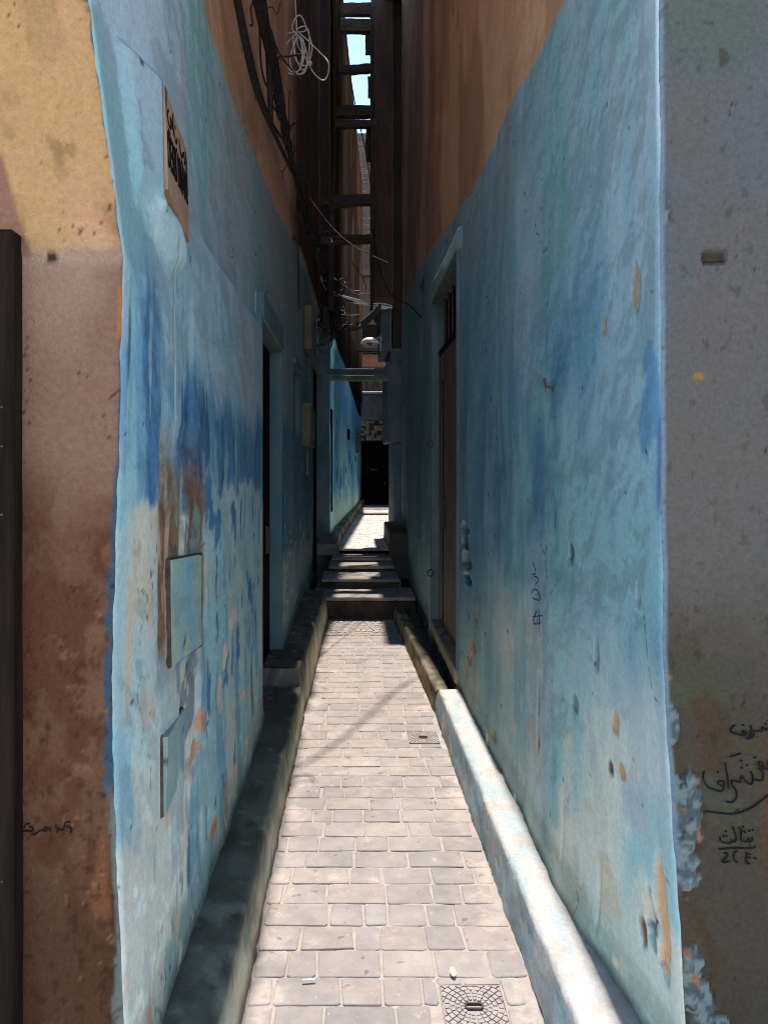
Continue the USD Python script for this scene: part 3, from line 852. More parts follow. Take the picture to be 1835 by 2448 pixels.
def hatch(y0, y1, zb0, zb1, zt0, zt1, x, lab, th=0.004, slots=False):
    t = thing('meter_hatch', lab, 'hatch', (x, (y0 + y1) / 2, (zb0 + zt0) / 2))
    n = 14
    a, b = np.meshgrid(np.linspace(0, 1, n), np.linspace(0, 1, n), indexing='ij')
    a, b = a.ravel(), b.ravel()
    yy = y0 + (y1 - y0) * a
    zz = (zb0 + (zb1 - zb0) * a) * (1 - b) + (zt0 + (zt1 - zt0) * a) * b
    wq = [wallx(y0 - 0.06, zb0), wallx(y1 + 0.12, zb1), wallx(y0 - 0.06, zt0 + 0.02), wallx(y1 + 0.12, zt1 + 0.02)]
    sx = lambda a, b: (wq[0] * (1 - a) + wq[1] * a) * (1 - b) + (wq[2] * (1 - a) + wq[3] * a) * b - 0.004
    xx = sx(a, b) + 0.006 * (fb(yy, zz, 8, 8, 51) - 0.5) + 0.012 * (1 - a) * (0.4 + 0.6 * b)
    v = np.vstack([np.stack([xx + th, yy, zz], 1), np.stack([xx - 0.02, yy, zz], 1)])
    f = []
    N = n * n
    for i in range(n - 1):
        for j in range(n - 1):
            p = i * n + j
            f += [[p, p + n, p + n + 1], [p, p + n + 1, p + 1]]
    ring = [i * n for i in range(n)] + [(n - 1) * n + j for j in range(1, n)] + [i * n + n - 1 for i in range(n - 2, -1, -1)] + [j for j in range(n - 2, 0, -1)]
    for k in range(len(ring)):
        p, q = ring[k], ring[(k + 1) % len(ring)]
        f += [[p, p + N, q + N], [p, q + N, q]]
    m = trimesh.Trimesh(v, f, process=False)
    m.fix_normals()
    c = np.tile(lin(138, 164, 168), (len(v), 1))
    c = mixc(c, lin(150, 168, 160), sstep(0.42, 0.6, fb(v[:, 1], v[:, 2], 8, 4, 52)))
    c = mixc(c, lin(110, 150, 180, 1.1), 0.7 * sstep(0.55, 0.65, fb(v[:, 1], v[:, 2], 12, 5, 53)))
    c = mixc(c, lin(96, 76, 64), sstep(0.68, 0.72, fb(v[:, 1], v[:, 2], 24, 12, 54)))
    obj('panel', m, M_PAINT, t, col=c)
    # dark gap round the panel
    fr = []
    w_ = 0.012
    P = [np.array([sx(0, 0), y0, zb0]), np.array([sx(1, 0), y1, zb1]), np.array([sx(1, 1), y1, zt1]), np.array([sx(0, 1), y0, zt0])]
    for k in range(4):
        fr.append(tube([P[k], P[(k + 1) % 4]], 0.010 if k == 3 else 0.006, 6))
    obj('gap_frame', cat_(fr), M_RUST, t)
    if slots:
        for k in range(3):
            yk = y0 + 0.20 + 0.055 * k
            xs = sx((yk - y0) / (y1 - y0), 0.8)
        obj('slot', bx(xs - 0.004, xs + 0.006, yk, yk + 0.016, zt0 - 0.075 + 0.004 * k, zt0 - 0.045 + 0.004 * k), M_BLACKDOOR, t)
    return t


hatch(2.19, 2.64, 1.055, 1.015, 1.345, 1.312, -0.492, 'upper blue grey hatch with three slots in the left wall', slots=True)
hatch(2.075, 2.39, 0.70, 0.70, 0.905, 0.885, -0.488, 'lower narrow hatch with torn plaster in the left wall', th=0.010)

# street-name plaque
pl = thing('street_plaque', 'tan street name plaque with black letters on the blue wall', 'street sign', (-0.5, 2.2, 2.4))
PX = -0.012
poly = Polygon([(2.05, 2.30), (2.12, 2.285), (2.385, 2.258), (2.385, 2.50), (2.36, 2.535), (2.05, 2.562)])
m = trimesh.creation.extrude_polygon(poly, 0.02, engine='earcut')


def on_left(m, x):
    v = m.vertices
    lean = np.interp(v[:, 0], [2.05, 2.385], [PW[0], PW[1]]) + (v[:, 1] - 2.4) * PW[2]
    return trimesh.Trimesh(np.stack([x + lean + v[:, 2], v[:, 0], v[:, 1]], 1), m.faces, process=False)


PW = [wallx(2.03, 2.4), wallx(2.42, 2.4), (wallx(2.2, 2.62) - wallx(2.2, 2.2)) / 0.42]
obj('plate', on_left(m, PX), M_PLAQUE, pl)
tm = meshkit.text_mesh('DERB BNANI', 0.086, 0.0015, bold=True)
b0 = tm.bounds
tm.apply_translation([-b0[0][0], -b0[0][1], 0])
sc = 0.315 / (b0[1][0] - b0[0][0])
tm.apply_scale([sc, 1, 1])
v = tm.vertices.copy()
v[:, 1] += 2.362
v[:, 0] += 2.06
tm.vertices = v
obj('lettering', on_left(tm, PX + 0.0205), M_INK, pl)


def strokes(lines, dots, w, h=0.0012, dr=None):
    g = [LineString(spline(np.array(l), max(12, 6 * len(l)))[:, :2] if len(l) > 2 else l).buffer(w) for l in lines if len(l) > 1]
    g += [Point(d).buffer(dr or w * 1.5) for d in dots]
    u = union_all(g).simplify(w * 0.12)
    return cat_([trimesh.creation.extrude_polygon(q, h, engine='earcut') for q in getattr(u, 'geoms', [u])])


ar = [[(2.09, 2.50), (2.075, 2.46), (2.10, 2.44), (2.125, 2.46), (2.115, 2.485), (2.14, 2.475), (2.16, 2.45)],
      [(2.16, 2.53), (2.165, 2.46), (2.20, 2.435), (2.215, 2.46)], [(2.25, 2.48), (2.27, 2.44), (2.30, 2.435), (2.315, 2.46)], [(2.33, 2.47), (2.345, 2.44), (2.33, 2.42)], [(2.36, 2.49), (2.375, 2.455), (2.355, 2.45)]]
ar = [[(a, 2.468 + (b - 2.42) * 0.62) for a, b in l] for l in ar]
obj('lettering', on_left(strokes(ar, [(2.085, 2.462), (2.10, 2.460), (2.20, 2.458), (2.285, 2.458), (2.19, 2.515)], 0.0045), PX + 0.0205), M_INK, pl)
obj('worn_corner', on_left(trimesh.creation.extrude_polygon(Polygon([(2.05, 2.562), (2.08, 2.559), (2.055, 2.50), (2.05, 2.48)]), 0.0012, engine='earcut'), PX + 0.0205), M_RUST, pl)
obj('worn_corner', on_left(trimesh.creation.extrude_polygon(Polygon([(2.385, 2.50), (2.362, 2.53), (2.355, 2.47), (2.372, 2.40), (2.385, 2.39)]), 0.0012, engine='earcut'), PX + 0.0205), M_RUST, pl)

# meter boxes further along
for k, (y0, y1, z0, z1, lab) in enumerate([(8.3, 9.4, 2.80, 3.25, 'cream meter box mounted high by the second left doorway'), (7.95, 9.0, 1.80, 2.22, 'cream meter box at head height past the small vent')]):
    t = thing('meter_box', lab, 'meter box', (-0.46, (y0 + y1) / 2, z0))
    obj('case', bx(-0.50, -0.415, y0, y1, z0, z1, 0.008), M_BOX, t)
    obj('door', bx(-0.415, -0.409, y0 + 0.05, y1 - 0.05, z0 + 0.04, z1 - 0.04, 0.002), M_BOX, t)
    obj('conduit', cyl((-0.47, y0 + 0.5, z0), (-0.47, y0 + 0.5, z0 - 0.3), 0.014, 10), M_BLUEDARK, t)

# wooden door at the edge of the street, left
dr = thing('wooden_door', 'dark brown wooden door frame at the left edge of the street front', 'door', (-0.9, 1.68, 0))
obj('frame', bx(-0.738, -0.694, 1.655, 1.72, 0, 2.085, 0.005), M_DARKWOOD, dr)
obj('frame', bx(-0.765, -0.741, 1.668, 1.72, 0, 2.06, 0.004), M_BLACKDOOR, dr)
obj('leaf', bx(-1.55, -0.768, 1.66, 1.71, 0, 2.10, 0.006), M_DARKWOOD, dr)
obj('hinge', cyl((-0.753, 1.662, 1.83), (-0.753, 1.662, 1.885), 0.007, 10), M_BOX, dr)
for z in (1.72, 1.64, 1.5, 0.75):
    obj('nail', trimesh.creation.icosphere(1, 0.003).apply_translation([-0.716, 1.655, z]), M_RUST, dr)
# brown paint curl and small scribble on the front


def zoom_pts(ls, ox, oy, sc, D):
    out = []
    for l in ls:
        out.append([((ox + a / sc) / 1.1067, (oy + b / sc) / 1.1067) for a, b in l])
    return [[((u - 761) / 1750 * D, EYE - (v - 1006) / 1750 * D) for u, v in l] for l in out]


def on_front(m, pfun):
    v = m.vertices
    q = v[:, 0].copy()
    for _ in range(6):
        q -= pfun(q, v[:, 1])[:, 0] - v[:, 0]
    p = pfun(q, v[:, 1])[:, 1]
    return trimesh.Trimesh(np.stack([v[:, 0], p - v[:, 2] - 0.0035, v[:, 1]], 1), m.faces[:, ::-1], process=False)


sc_ = [[(480, 240), (500, 190), (585, 160)], [(470, 310), (560, 310), (650, 290), (640, 240), (590, 230)], [(640, 370), (700, 370), (770, 310), (850, 295), (910, 300), (920, 240), (870, 265)], [(980, 240), (1000, 300)],
       [(1115, 190), (1130, 250), (1180, 270), (1250, 280), (1280, 200), (1380, 125)], [(1345, 210), (1420, 285), (1400, 335)], [(1180, 270), (1130, 320)]]
obj('graffiti', on_front(strokes(zoom_pts(sc_, 0, 1950, 8.29, YL), [], 0.0016).subdivide_to_size(0.02), frontL_pos), M_INK, left, label='small black scribble low on the brown render')

# ------------------------------------------------------------------ right corner house
RCH = [  # y, z, ry, rz, colour, depth, wobble
    (1.96, 2.03, 0.028, 0.055, lin(150, 140, 124), 0.004, 0.9), (2.20, 1.98, 0.02, 0.03, lin(150, 142, 130), 0.002, 0.9),
    (1.905, 0.545, 0.040, 0.155, lin(196, 154, 112, 1.15), 0.012, 0.8), (1.975, 0.50, 0.03, 0.06, lin(80, 110, 122), 0.014, 1.0), (2.03, 0.44, 0.02, 0.04, lin(120, 82, 58), 0.01, 1.0),
    (2.28, 1.07, 0.02, 0.045, lin(120, 140, 150), 0.008, 0.8), (1.94, 1.29, 0.012, 0.022, lin(140, 130, 124), 0.008, 0.6), (2.53, 1.33, 0.03, 0.03, lin(70, 96, 110), 0.008, 0.8), (2.5, 0.87, 0.03, 0.03, lin(120, 140, 146), 0.006, 0.8),
    (2.15, 0.92, 0.03, 0.03, lin(196, 160, 120), 0.004, 1.2), (2.12, 0.80, 0.02, 0.02, lin(190, 150, 110), 0.003, 1.0), (2.2, 0.78, 0.02, 0.02, lin(110, 84, 66), 0.005, 0.9),
    (4.72, 0.50, 0.09, 0.07, lin(190, 144, 98), 0.008, 1.3), (4.55, 0.58, 0.06, 0.035, lin(180, 120, 80), 0.006, 1.4), (4.85, 0.40, 0.05, 0.06, lin(200, 140, 84), 0.006, 1.3), (3.9, 0.30, 0.06, 0.03, lin(190, 140, 100), 0.006, 1.2),
    (4.45, 0.78, 0.06, 0.05, lin(160, 150, 120), 0.006, 1.2), (4.92, 1.21, 0.14, 0.045, lin(46, 50, 54), 0.06, 0.7), (4.85, 1.04, 0.16, 0.05, lin(120, 124, 116), 0.045, 0.7), (4.80, 0.93, 0.12, 0.03, lin(40, 40, 44), 0.05, 0.9),
    (4.92, 1.13, 0.12, 0.04, lin(96, 98, 94), 0.02, 0.6), (2.95, 0.74, 0.012, 0.06, lin(96, 66, 50), 0.006, 0.5), (2.95, 0.60, 0.010, 0.05, lin(120, 80, 60), 0.006, 0.5)]


def right_pos(s, z):
    near = sstep(3.0, 1.797, s)
    x = 0.682 + (cornerR(z) - 0.682) * near ** 1.5
    n1 = fb(s, z, 1.5, 1.5, 201) - 0.5
    n2 = fb(s, z, 8, 8, 202) - 0.5 + 0.2 * (fb(s, z, 30, 24, 1202) - 0.5)
    x = x - (n1 * 0.04 + n2 * 0.0065) * sstep(1.797, 1.95, s) * (1 - near_holes(s, z, (DOORR, SLITR)))
    x = x + 0.005 * np.exp(-(s - 1.797) / 0.012) * (0.4 + 1.4 * fb(s * 0, z, 1, 14, 203))
    for k, (a, b, ra, rb, col, dp, wb) in enumerate(RCH):
        x = x + dp * blob(s, z, a, b, ra, rb, 230 + k, wb)
    # raised surround of the door
    sur = np.maximum(sstep(6.80, 6.84, s) * sstep(7.0, 6.97, s) * sstep(3.10, 3.06, z), sstep(5.1, 5.15, s) * sstep(7.0, 6.97, s) * sstep(3.13, 3.10, z) * sstep(2.97, 2.98, z))
    x = x - 0.022 * sur
    x = x - 0.02 * sstep(0.34, 0.2, z) * fb(s, z, 7, 7, 204)
    # grooves (cracks)
    for a, z0, z1, sl in [(2.96, 0.45, 0.86, 0.01), (2.62, 0.25, 0.55, 0.12), (2.3, 0.25, 0.5, 0.15), (3.4, 0.3, 0.5, 0.05), (4.6, 0.62, 0.8, 0.2)]:
        x = x + 0.006 * np.exp(-((s - a - sl * (z1 - z) - 0.03 * (fb(s * 0, z, 1, 9, 205) - 0.5)) / 0.007) ** 2) * sstep(z0, z0 + 0.03, z) * sstep(z1, z1 - 0.03, z)
    return np.stack([x, s + 0.006 * np.exp(-(s - YR) / 0.01), z], 1)


def right_col(s, z):
    K = 1.16
    base, lilac, teal = lin(116, 154, 174, K), lin(134, 154, 170, K), lin(108, 158, 168, K)
    mid, deep = lin(82, 136, 166, K), lin(60, 110, 148, K)
    c = np.tile(base, (len(s), 1))
    hi = sstep(1.7, 2.4, z)
    c = mixc(c, lilac, sstep(0.40 - 0.02, 0.6 + 0.02, fb(s, z, 3, 1.2, 211)) * (0.35 + 0.65 * hi))
    c = mixc(c, teal, sstep(0.46 - 0.02, 0.6 + 0.02, fb(s, z, 2.6, 1.4, 212)))
    c = mixc(c, mid, sstep(0.44 - 0.02, 0.58 + 0.02, fb(s, z, 3.0, 1.3, 213)) * sstep(2.4, 1.9, z) * sstep(0.7, 1.1, z))
    c = mixc(c, deep, sstep(0.50 - 0.02, 0.63 + 0.02, fb(s, z, 2.4, 1.3, 214)) * sstep(2.2, 1.7, z) * sstep(0.75, 1.1, z) * 0.8)
    c = mixc(c, lin(84, 130, 158, K), 0.5 * sstep(2.9, 4.2, s) * sstep(3.2, 2.4, z))  # deeper blue up the alley: light falling off put into the colour
    # bleached towards the foot
    zz = z + 0.35 * (fb(s, z, 3.5, 2.0, 215) - 0.5)
    low = sstep(1.25, 0.75, zz) * sstep(4.6, 3.0, s)
    c = mixc(c, lin(168, 188, 188, K), low * 0.95)
    c = mixc(c, lin(190, 194, 188, K), low * sstep(0.42 - 0.02, 0.58 + 0.02, fb(s, z, 3, 2, 216)) * 0.9)
    c = mixc(c, lin(134, 178, 188, K), low * sstep(0.5 - 0.02, 0.62 + 0.02, fb(s, z, 4, 3, 217)))
    c = mixc(c, lin(150, 166, 180, K), low * sstep(0.56 - 0.02, 0.66 + 0.02, fb(s, z, 6, 4, 218)) * 0.8)
    c = mixc(c, lin(176, 164, 134, K), low * ssh(0.60, 0.7, fb(s, z, 4, 5, 219)) * 0.6)
    c = mixc(c, lin(120, 170, 176, K), 0.6 * sstep(3.0, 4.5, s) * sstep(0.9, 0.5, zz))
    c = mixc(c, lin(168, 166, 140, K), 0.5 * sstep(3.6, 4.6, s) * sstep(0.62, 0.45, zz) * ssh(0.45, 0.6, fb(s, z, 8, 5, 220)))
    # streaks
    c = mixc(c, lin(150, 170, 190, K), 0.4 * sstep(0.48, 0.68, fb(s, z, 7, 1.4, 221)))
    c = mixc(c, lin(74, 122, 154, K), 0.35 * sstep(0.50, 0.70, fb(s, z, 8, 1.6, 222)) * sstep(2.6, 2.0, z))
    # corner: dark blue older paint and pale lip
    e = s - YR
    c = mixc(c, lin(70, 100, 146, K), sstep(0.03, 0.012, e + 0.04 * (fb(s, z, 3, 9, 223) - 0.5)) * sstep(1.45, 1.55, z) * sstep(1.78, 1.7, z))
    c = mixc(c, lin(70, 130, 176, K), 0.8 * blob(s, z, 1.86, 1.74, 0.06, 0.13, 224, 1.2))
    c = mixc(c, lin(176, 192, 204, K), sstep(0.02, 0.008, e) * sstep(2.2, 2.5, z))
    for k, (a, b, ra, rb, col, dp, wb) in enumerate(RCH):
        c = mixc(c, col, blob(s, z, a, b, ra, rb, 230 + k, wb))
        if dp >= 0.01:
            ring = blob(s, z, a, b, ra * 1.25, rb * 1.12, 230 + k, wb) - blob(s, z, a, b, ra, rb, 230 + k, wb)
            c = mixc(c, lin(150, 180, 188, K), ring * 0.6)
    c = mixc(c, lin(60, 66, 76), ssh(0.77, 0.80, fb(s, z, 34, 30, 225, 3)) * 0.8)
    ft = sstep(0.40, 0.22, z + 0.2 * (fb(s, z, 9, 4, 226) - 0.5))
    c = mixc(c, lin(112, 140, 132), ft * 0.5)
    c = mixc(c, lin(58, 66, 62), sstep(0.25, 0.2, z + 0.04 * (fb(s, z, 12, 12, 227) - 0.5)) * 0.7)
    sur = sstep(6.84, 6.86, s) * sstep(7.0, 6.97, s) * sstep(3.10, 3.06, z)
    c = mixc(c, lin(120, 158, 172, K), 0.8 * np.maximum(sur, sstep(2.97, 2.98, z) * sstep(3.13, 3.11, z) * sstep(5.1, 5.14, s) * sstep(7.0, 6.97, s)))
    line = np.interp(s, [1.8, 2.6, 3.7, 4.8, 8.3, 11.2], [3.09, 3.09, 3.16, 3.19, 3.62, 3.75]) + 0.05 * (fb(s, z * 0, 4, 1, 228) - 0.5) + 0.02 * sstep(0, 1, np.sin(s * 4.0))
    och = mixc(np.tile(lin(214, 162, 122), (len(s), 1)), lin(184, 136, 104), ssh(0.4, 0.6, fb(s, z, 2, 0.6, 229)))
    c = mixc(c, och, sstep(line - 0.012, line + 0.012, z))
    c = cracks(c, s, z, 240, lin(58, 74, 84), 1.8, 0.5)
    fl = ssh(0.665, 0.68, fb(s, z, 15, 12, 242)) * sstep(1.3, 0.6, z)
    c = mixc(c, lin(188, 184, 170, K), fl * 0.85)
    return dusty(c, z)


DOORR = (5.21, 6.84, 0.30, 2.97)
SLITR = (7.72, 8.25, 2.64, 3.42)
right = thing('corner_house', 'grey fronted corner house with blue alley wall, on the right', 'house', (2.5, 1.8, 0))
ug = np.linspace(1425, 868, 260)
sgR = np.concatenate([[YR, YR + 0.006, YR + 0.012, YR + 0.02, YR + 0.03], 1193.5 / (ug[9:] - 761)])
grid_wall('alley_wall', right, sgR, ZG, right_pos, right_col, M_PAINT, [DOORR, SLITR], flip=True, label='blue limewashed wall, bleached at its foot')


RFC = [(0.690, 1.02, 0.018, 0.045, 1.2), (0.700, 0.80, 0.036, 0.13, 1.3), (0.722, 0.85, 0.020, 0.09, 1.3), (0.700, 0.46, 0.024, 0.07, 1.3), (0.725, 0.41, 0.03, 0.04, 1.5), (0.690, 2.17, 0.012, 0.04, 1.2), (0.735, 0.37, 0.04, 0.018, 1.5)]


def frontR_pos(s, z):
    x = s + (cornerR(z) + 0.005 * (0.4 + 1.4 * fb(s * 0, z, 1, 14, 203)) - 0.682) * sstep(1.1, 0.682, s)
    n = (fb(s, z, 3, 3, 301) - 0.5) * 0.02 + (fb(s, z, 22, 14, 302) - 0.5) * 0.007
    k = sstep(0.682, 0.70, s)
    y = YR - n * k
    y = y + 0.006 * np.exp(-(s - 0.682) / 0.007)
    xx = s
    for q, (a, b, ra, rb, wb) in enumerate(RFC):
        mm = blob(xx, z, a, b, ra, rb, 330 + q, wb, 0.08, 40)
        y = y - mm * k * (0.008 + 0.010 * (fb(xx, z, 40, 40, 340) - 0.5))
    y = y + 0.02 * sstep(0.773, 0.778, s) * sstep(0.830, 0.826, s) * sstep(2.048, 2.054, z) * sstep(2.076, 2.070, z)
    return np.stack([x, y, z], 1)


def frontR_col(s, z):
    c = np.tile(lin(95, 97, 103), (len(s), 1))
    c = mixc(c, lin(100, 95, 99), ssh(0.42, 0.6, fb(s, z, 6, 3, 311)))
    c = mixc(c, lin(88, 97, 96), ssh(0.5, 0.62, fb(s, z, 5, 3, 312)) * 0.8)
    c = mixc(c, lin(100, 94, 92), sstep(2.2, 1.6, z + 0.3 * (fb(s, z, 4, 3, 313) - 0.5)))
    k = sstep(1.45, 1.0, z + 0.3 * (fb(s, z, 6, 4, 314) - 0.5))
    c = mixc(c, lin(78, 70, 60), k)
    c = mixc(c, lin(80, 62, 48), k * ssh(0.5, 0.62, fb(s, z, 9, 3, 315)) * 0.8)
    c = mixc(c, lin(78, 76, 64), k * ssh(0.52, 0.64, fb(s, z, 10, 8, 316)))
    c = mixc(c, lin(92, 66, 48), blob(s, z, 0.915, 0.78, 0.02, 0.2, 317, 1.2) * 0.8)
    c = mixc(c, lin(70, 60, 50), sstep(0.6, 0.3, z) * 0.7)
    for q, (a, b, ra, rb, wb) in enumerate(RFC):
        mm = blob(s, z, a, b, ra, rb, 330 + q, wb, 0.08, 40)
        cc = mixc(np.tile(lin(84, 92, 96), (len(s), 1)), lin(122, 132, 134), ssh(0.40, 0.62, fb(s, z, 60, 60, 341)))
        cc = mixc(cc, lin(62, 70, 78), ssh(0.6, 0.68, fb(s, z, 50, 50, 348)))
        c = mixc(c, cc, mm)
    for a, b, ra, rb in [(0.684, 0.845, 0.007, 0.013), (0.703, 0.84, 0.005, 0.005), (0.738, 0.785, 0.006, 0.018), (0.744, 0.90, 0.005, 0.007), (0.708, 0.465, 0.010, 0.013), (0.708, 0.33, 0.014, 0.014), (0.690, 0.52, 0.006, 0.01), (0.82, 0.34, 0.005, 0.004), (0.69, 1.13, 0.005, 0.01)]:
        c = mixc(c, lin(150, 106, 84), blob(s, z, a, b, ra, rb, 342, 0.9, 0.15, 40))
    c = mixc(c, lin(150, 112, 62), blob(s, z, 0.766, 1.797, 0.013, 0.008, 343, 0.6, 0.2, 40))
    c = mixc(c, lin(74, 62, 46), sstep(0.773, 0.778, s) * sstep(0.830, 0.826, s) * sstep(2.048, 2.054, z) * sstep(2.076, 2.070, z) * 0.8)
    c = mixc(c, lin(60, 52, 44), blob(s, z, 0.823, 2.505, 0.012, 0.02, 344, 0.9) * 0.6)
    c = mixc(c, lin(58, 50, 44), blob(s, z, 0.79, 0.99, 0.006, 0.02, 345, 0.9) * 0.6)
    c = mixc(c, lin(40, 36, 34), ssh(0.77, 0.79, fb(s, z, 36, 30, 346, 3)) * 0.8)
    c = mixc(c, lin(120, 140, 160), sstep(0.012, 0.006, s - 0.682 + 0.01 * (fb(s, z, 1, 9, 347) - 0.5)) * 0.8 * sstep(0.6, 0.8, z))
    c = cracks(c, s, z, 350, lin(50, 46, 42), 7, 0.55)
    return mixc(c, lin(50, 46, 42), ssh(0.64, 0.67, fb(s, z, 60, 50, 352)) * 0.35)


sf = np.concatenate([0.682 + np.concatenate([[0, 0.005, 0.012], np.arange(0.018, 0.28, 0.005), np.arange(0.29, 1.4, 0.015)]), [2.2, 2.6, 3, 4, 5]])
grid_wall('front_wall', right, sf, ZF, frontR_pos, frontR_col, M_ROUGH, flip=True, label='grey street front, brown towards the ground')
obj('masonry', bx(0.95, 5, 1.84, 11.14, 0, ROOF), M_OCHRE, right)
obj('end_wall', bx(0.70, 0.95, 11.0, 11.14, 0, ROOF), M_BROWN, right)
yv = np.arange(1.6, 13.0, 0.1)
obj('roof', eave(5, yv, lambda y: np.interp(y, [1.6, 9.3, 9.6, 12.6], [0.72, 0.70, 0.62, 0.40]) + 0.006 * math.sin(9 * y), ROOF), M_TIMBER, right)  # unseen eave, tapered outward to cast shadow on the right of the walk

D = YR
g = [[(630, 180), (590, 215), (575, 255), (640, 290), (700, 310), (745, 318), (770, 290), (760, 255), (735, 260), (740, 290), (790, 270)], [(838, 185), (850, 240), (820, 330)], [(870, 260), (880, 300), (850, 345), (780, 352)], [(870, 255), (920, 255), (985, 265)],
     [(985, 265), (1010, 220), (1030, 245), (1050, 225), (1078, 240), (1110, 250), (1130, 215), (1160, 250), (1200, 240)],
     [(228, 800), (212, 850), (225, 920), (270, 990), (350, 1030), (470, 1045), (490, 990), (480, 925), (440, 920), (410, 940), (430, 970), (485, 975)], [(500, 680), (530, 850), (550, 1020)],
     [(515, 1185), (600, 1190), (650, 1140), (655, 1080), (620, 1000), (587, 940), (592, 915), (640, 920), (705, 930)], [(705, 930), (725, 855), (790, 935), (850, 955), (870, 900), (835, 800)], [(868, 885), (930, 910), (985, 905), (1003, 850), (985, 790), (940, 750)],
     [(940, 750), (990, 760), (1000, 690), (960, 660), (945, 700), (985, 720)], [(1078, 640), (1065, 680), (1078, 720), (1110, 730)], [(1035, 745), (1078, 770), (1120, 765)], [(570, 600), (705, 555)],
     [(240, 1320), (400, 1335), (560, 1352), (700, 1330), (860, 1260), (960, 1190), (1065, 1095)],
     [(435, 1660), (445, 1710), (520, 1735), (575, 1730), (580, 1690)], [(580, 1720), (640, 1700), (635, 1620), (608, 1525)], [(690, 1540), (705, 1650), (720, 1705), (790, 1710), (800, 1670)], [(790, 1710), (850, 1700), (850, 1660)],
     [(425, 1812), (560, 1805), (700, 1800), (800, 1805), (895, 1780)], [(490, 1870), (520, 1865), (530, 1890), (500, 1930), (465, 1965), (550, 1975)], [(660, 1840), (620, 1870), (610, 1920), (655, 1985)],
     [(785, 1860), (775, 1930), (780, 2005)], [(780, 1870), (825, 1880)], [(780, 1920), (820, 1925)], [(775, 1965), (815, 2005)]]
dts = [(740, 180), (1040, 165), (1075, 120), (410, 800), (715, 650), (725, 745), (790, 710), (890, 605), (510, 1580), (480, 1645), (520, 1645), (735, 1520), (740, 1580), (760, 1590), (815, 1570), (860, 1560), (890, 1930)]
gm = strokes(zoom_pts(g, 1640, 1700, 5.53, D), zoom_pts([dts], 1640, 1700, 5.53, D)[0], 0.0019, dr=0.0026).subdivide_to_size(0.015)
obj('graffiti', on_front(gm, frontR_pos), M_INK, right, label='black handwritten Arabic words on the grey front')


def on_right(m):
    v = m.vertices
    x = right_pos(v[:, 0], v[:, 1])[:, 0]
    return trimesh.Trimesh(np.stack([x - v[:, 2] - 0.001, v[:, 0], v[:, 1]], 1), m.faces[:, ::-1], process=False)


def rpt(u, v):
    d = 1193.5 / (u - 761)
    return (d, EYE - (v - 1006) / 1750 * d)


vg = [[rpt(*p) for p in l] for l in [[(1150, 1215), (1156, 1236), (1148, 1240)], [(1152, 1245), (1162, 1252), (1155, 1262)], [(1148, 1282), (1158, 1275), (1165, 1285), (1150, 1292)], [(1158, 1320), (1152, 1340), (1168, 1345)], [(1164, 1318), (1166, 1350)], [(1150, 1332), (1172, 1330)]]]
obj('graffiti', on_right(strokes(vg, [rpt(1158, 1284)], 0.0022).subdivide_to_size(0.02)), M_VIOLET, right, label='small violet scrawl on the blue wall')

# right door: leaf, dark fanlight, sill, reveal
rd = obj('door', bx(0.735, 0.775, 5.15, 6.90, 0.28, 2.52, 0.006), M_GREYDOOR, right, label='grey brown wooden door leaf')
obj('plank', bx(0.728, 0.735, 6.62, 6.83, 0.32, 2.50, 0.003), M_GREYDOOR, rd)
obj('crack', tube(np.stack([np.full(12, 0.7345), 6.55 + 0.03 * np.sin(np.linspace(0, 9, 12)), np.linspace(0.35, 2.3, 12)], 1), 0.006, 5), M_BLACKDOOR, rd)
obj('bolt_plate', rough_box(0.722, 0.737, 6.35, 6.5, 1.1, 1.34, 0.004, 0.03, 0.006, 9), M_RUST, rd)
fl = obj('fanlight', bx(0.78, 0.80, 5.15, 6.90, 2.5, 3.0), M_BLACKDOOR, right, label='dark fanlight over the right door')
obj('rail', bx(0.728, 0.775, 5.15, 6.90, 2.521, 2.57, 0.004), M_DARKWOOD, fl)
for yy in np.arange(5.4, 6.8, 0.25):
    obj('bar', cyl((0.76, yy, 2.55), (0.76, yy, 2.99), 0.009, 8), M_RUST, fl)
obj('door_reveal', reveal(*DOORR, 0.664, 0.80), M_BLUEDARK, right)
obj('sill', rough_box(0.655, 0.80, 5.18, 6.88, 0.20, 0.30, 0.015, 0.06, 0.006, 8), plain('sill_stone', lin(120, 108, 92), lin(160, 146, 126), 8, bump=0.6), right, smooth=40)
for z in (1.78, 0.70):
    a = np.linspace(0, 2 * np.pi, 20)
    obj('ring', tube(np.stack([0.655 + 0.024 * np.cos(a), np.full(20, 6.80), z + 0.028 * np.sin(a)], 1), 0.006, 6), M_RUST, right)
obj('slit_recess', cat_([bx(0.80, 0.82, 7.6, 8.4, 2.6, 3.5), reveal(*SLITR, 0.684, 0.80)]), M_BLUEDARK, right, label='narrow recess high in the right wall')
hk = obj('peg', cat_([tube([(0.69, 2.73, 1.862), (0.65, 2.73, 1.868), (0.645, 2.73, 1.895)], 0.006, 8), trimesh.creation.icosphere(2, 0.013).apply_transform(np.diag([0.5, 1, 1, 1])).apply_translation([0.678, 2.735, 1.862])]), M_RUST, right)

# ------------------------------------------------------------------ houses further up
bent = thing('bent_house', 'pale blue house where the alley bends right beyond the steps', 'house', (-1, 12, 0))


def bent_pos(s, z):
    x = bentL(s) + 0.03 * (fb(s, z, 1.2, 1.2, 401) - 0.5) + 0.008 * (fb(s, z, 9, 9, 402) - 0.5)
    x = x + 0.03 * sstep(3.3, 3.34, z)
    return np.stack([x, s, z], 1)


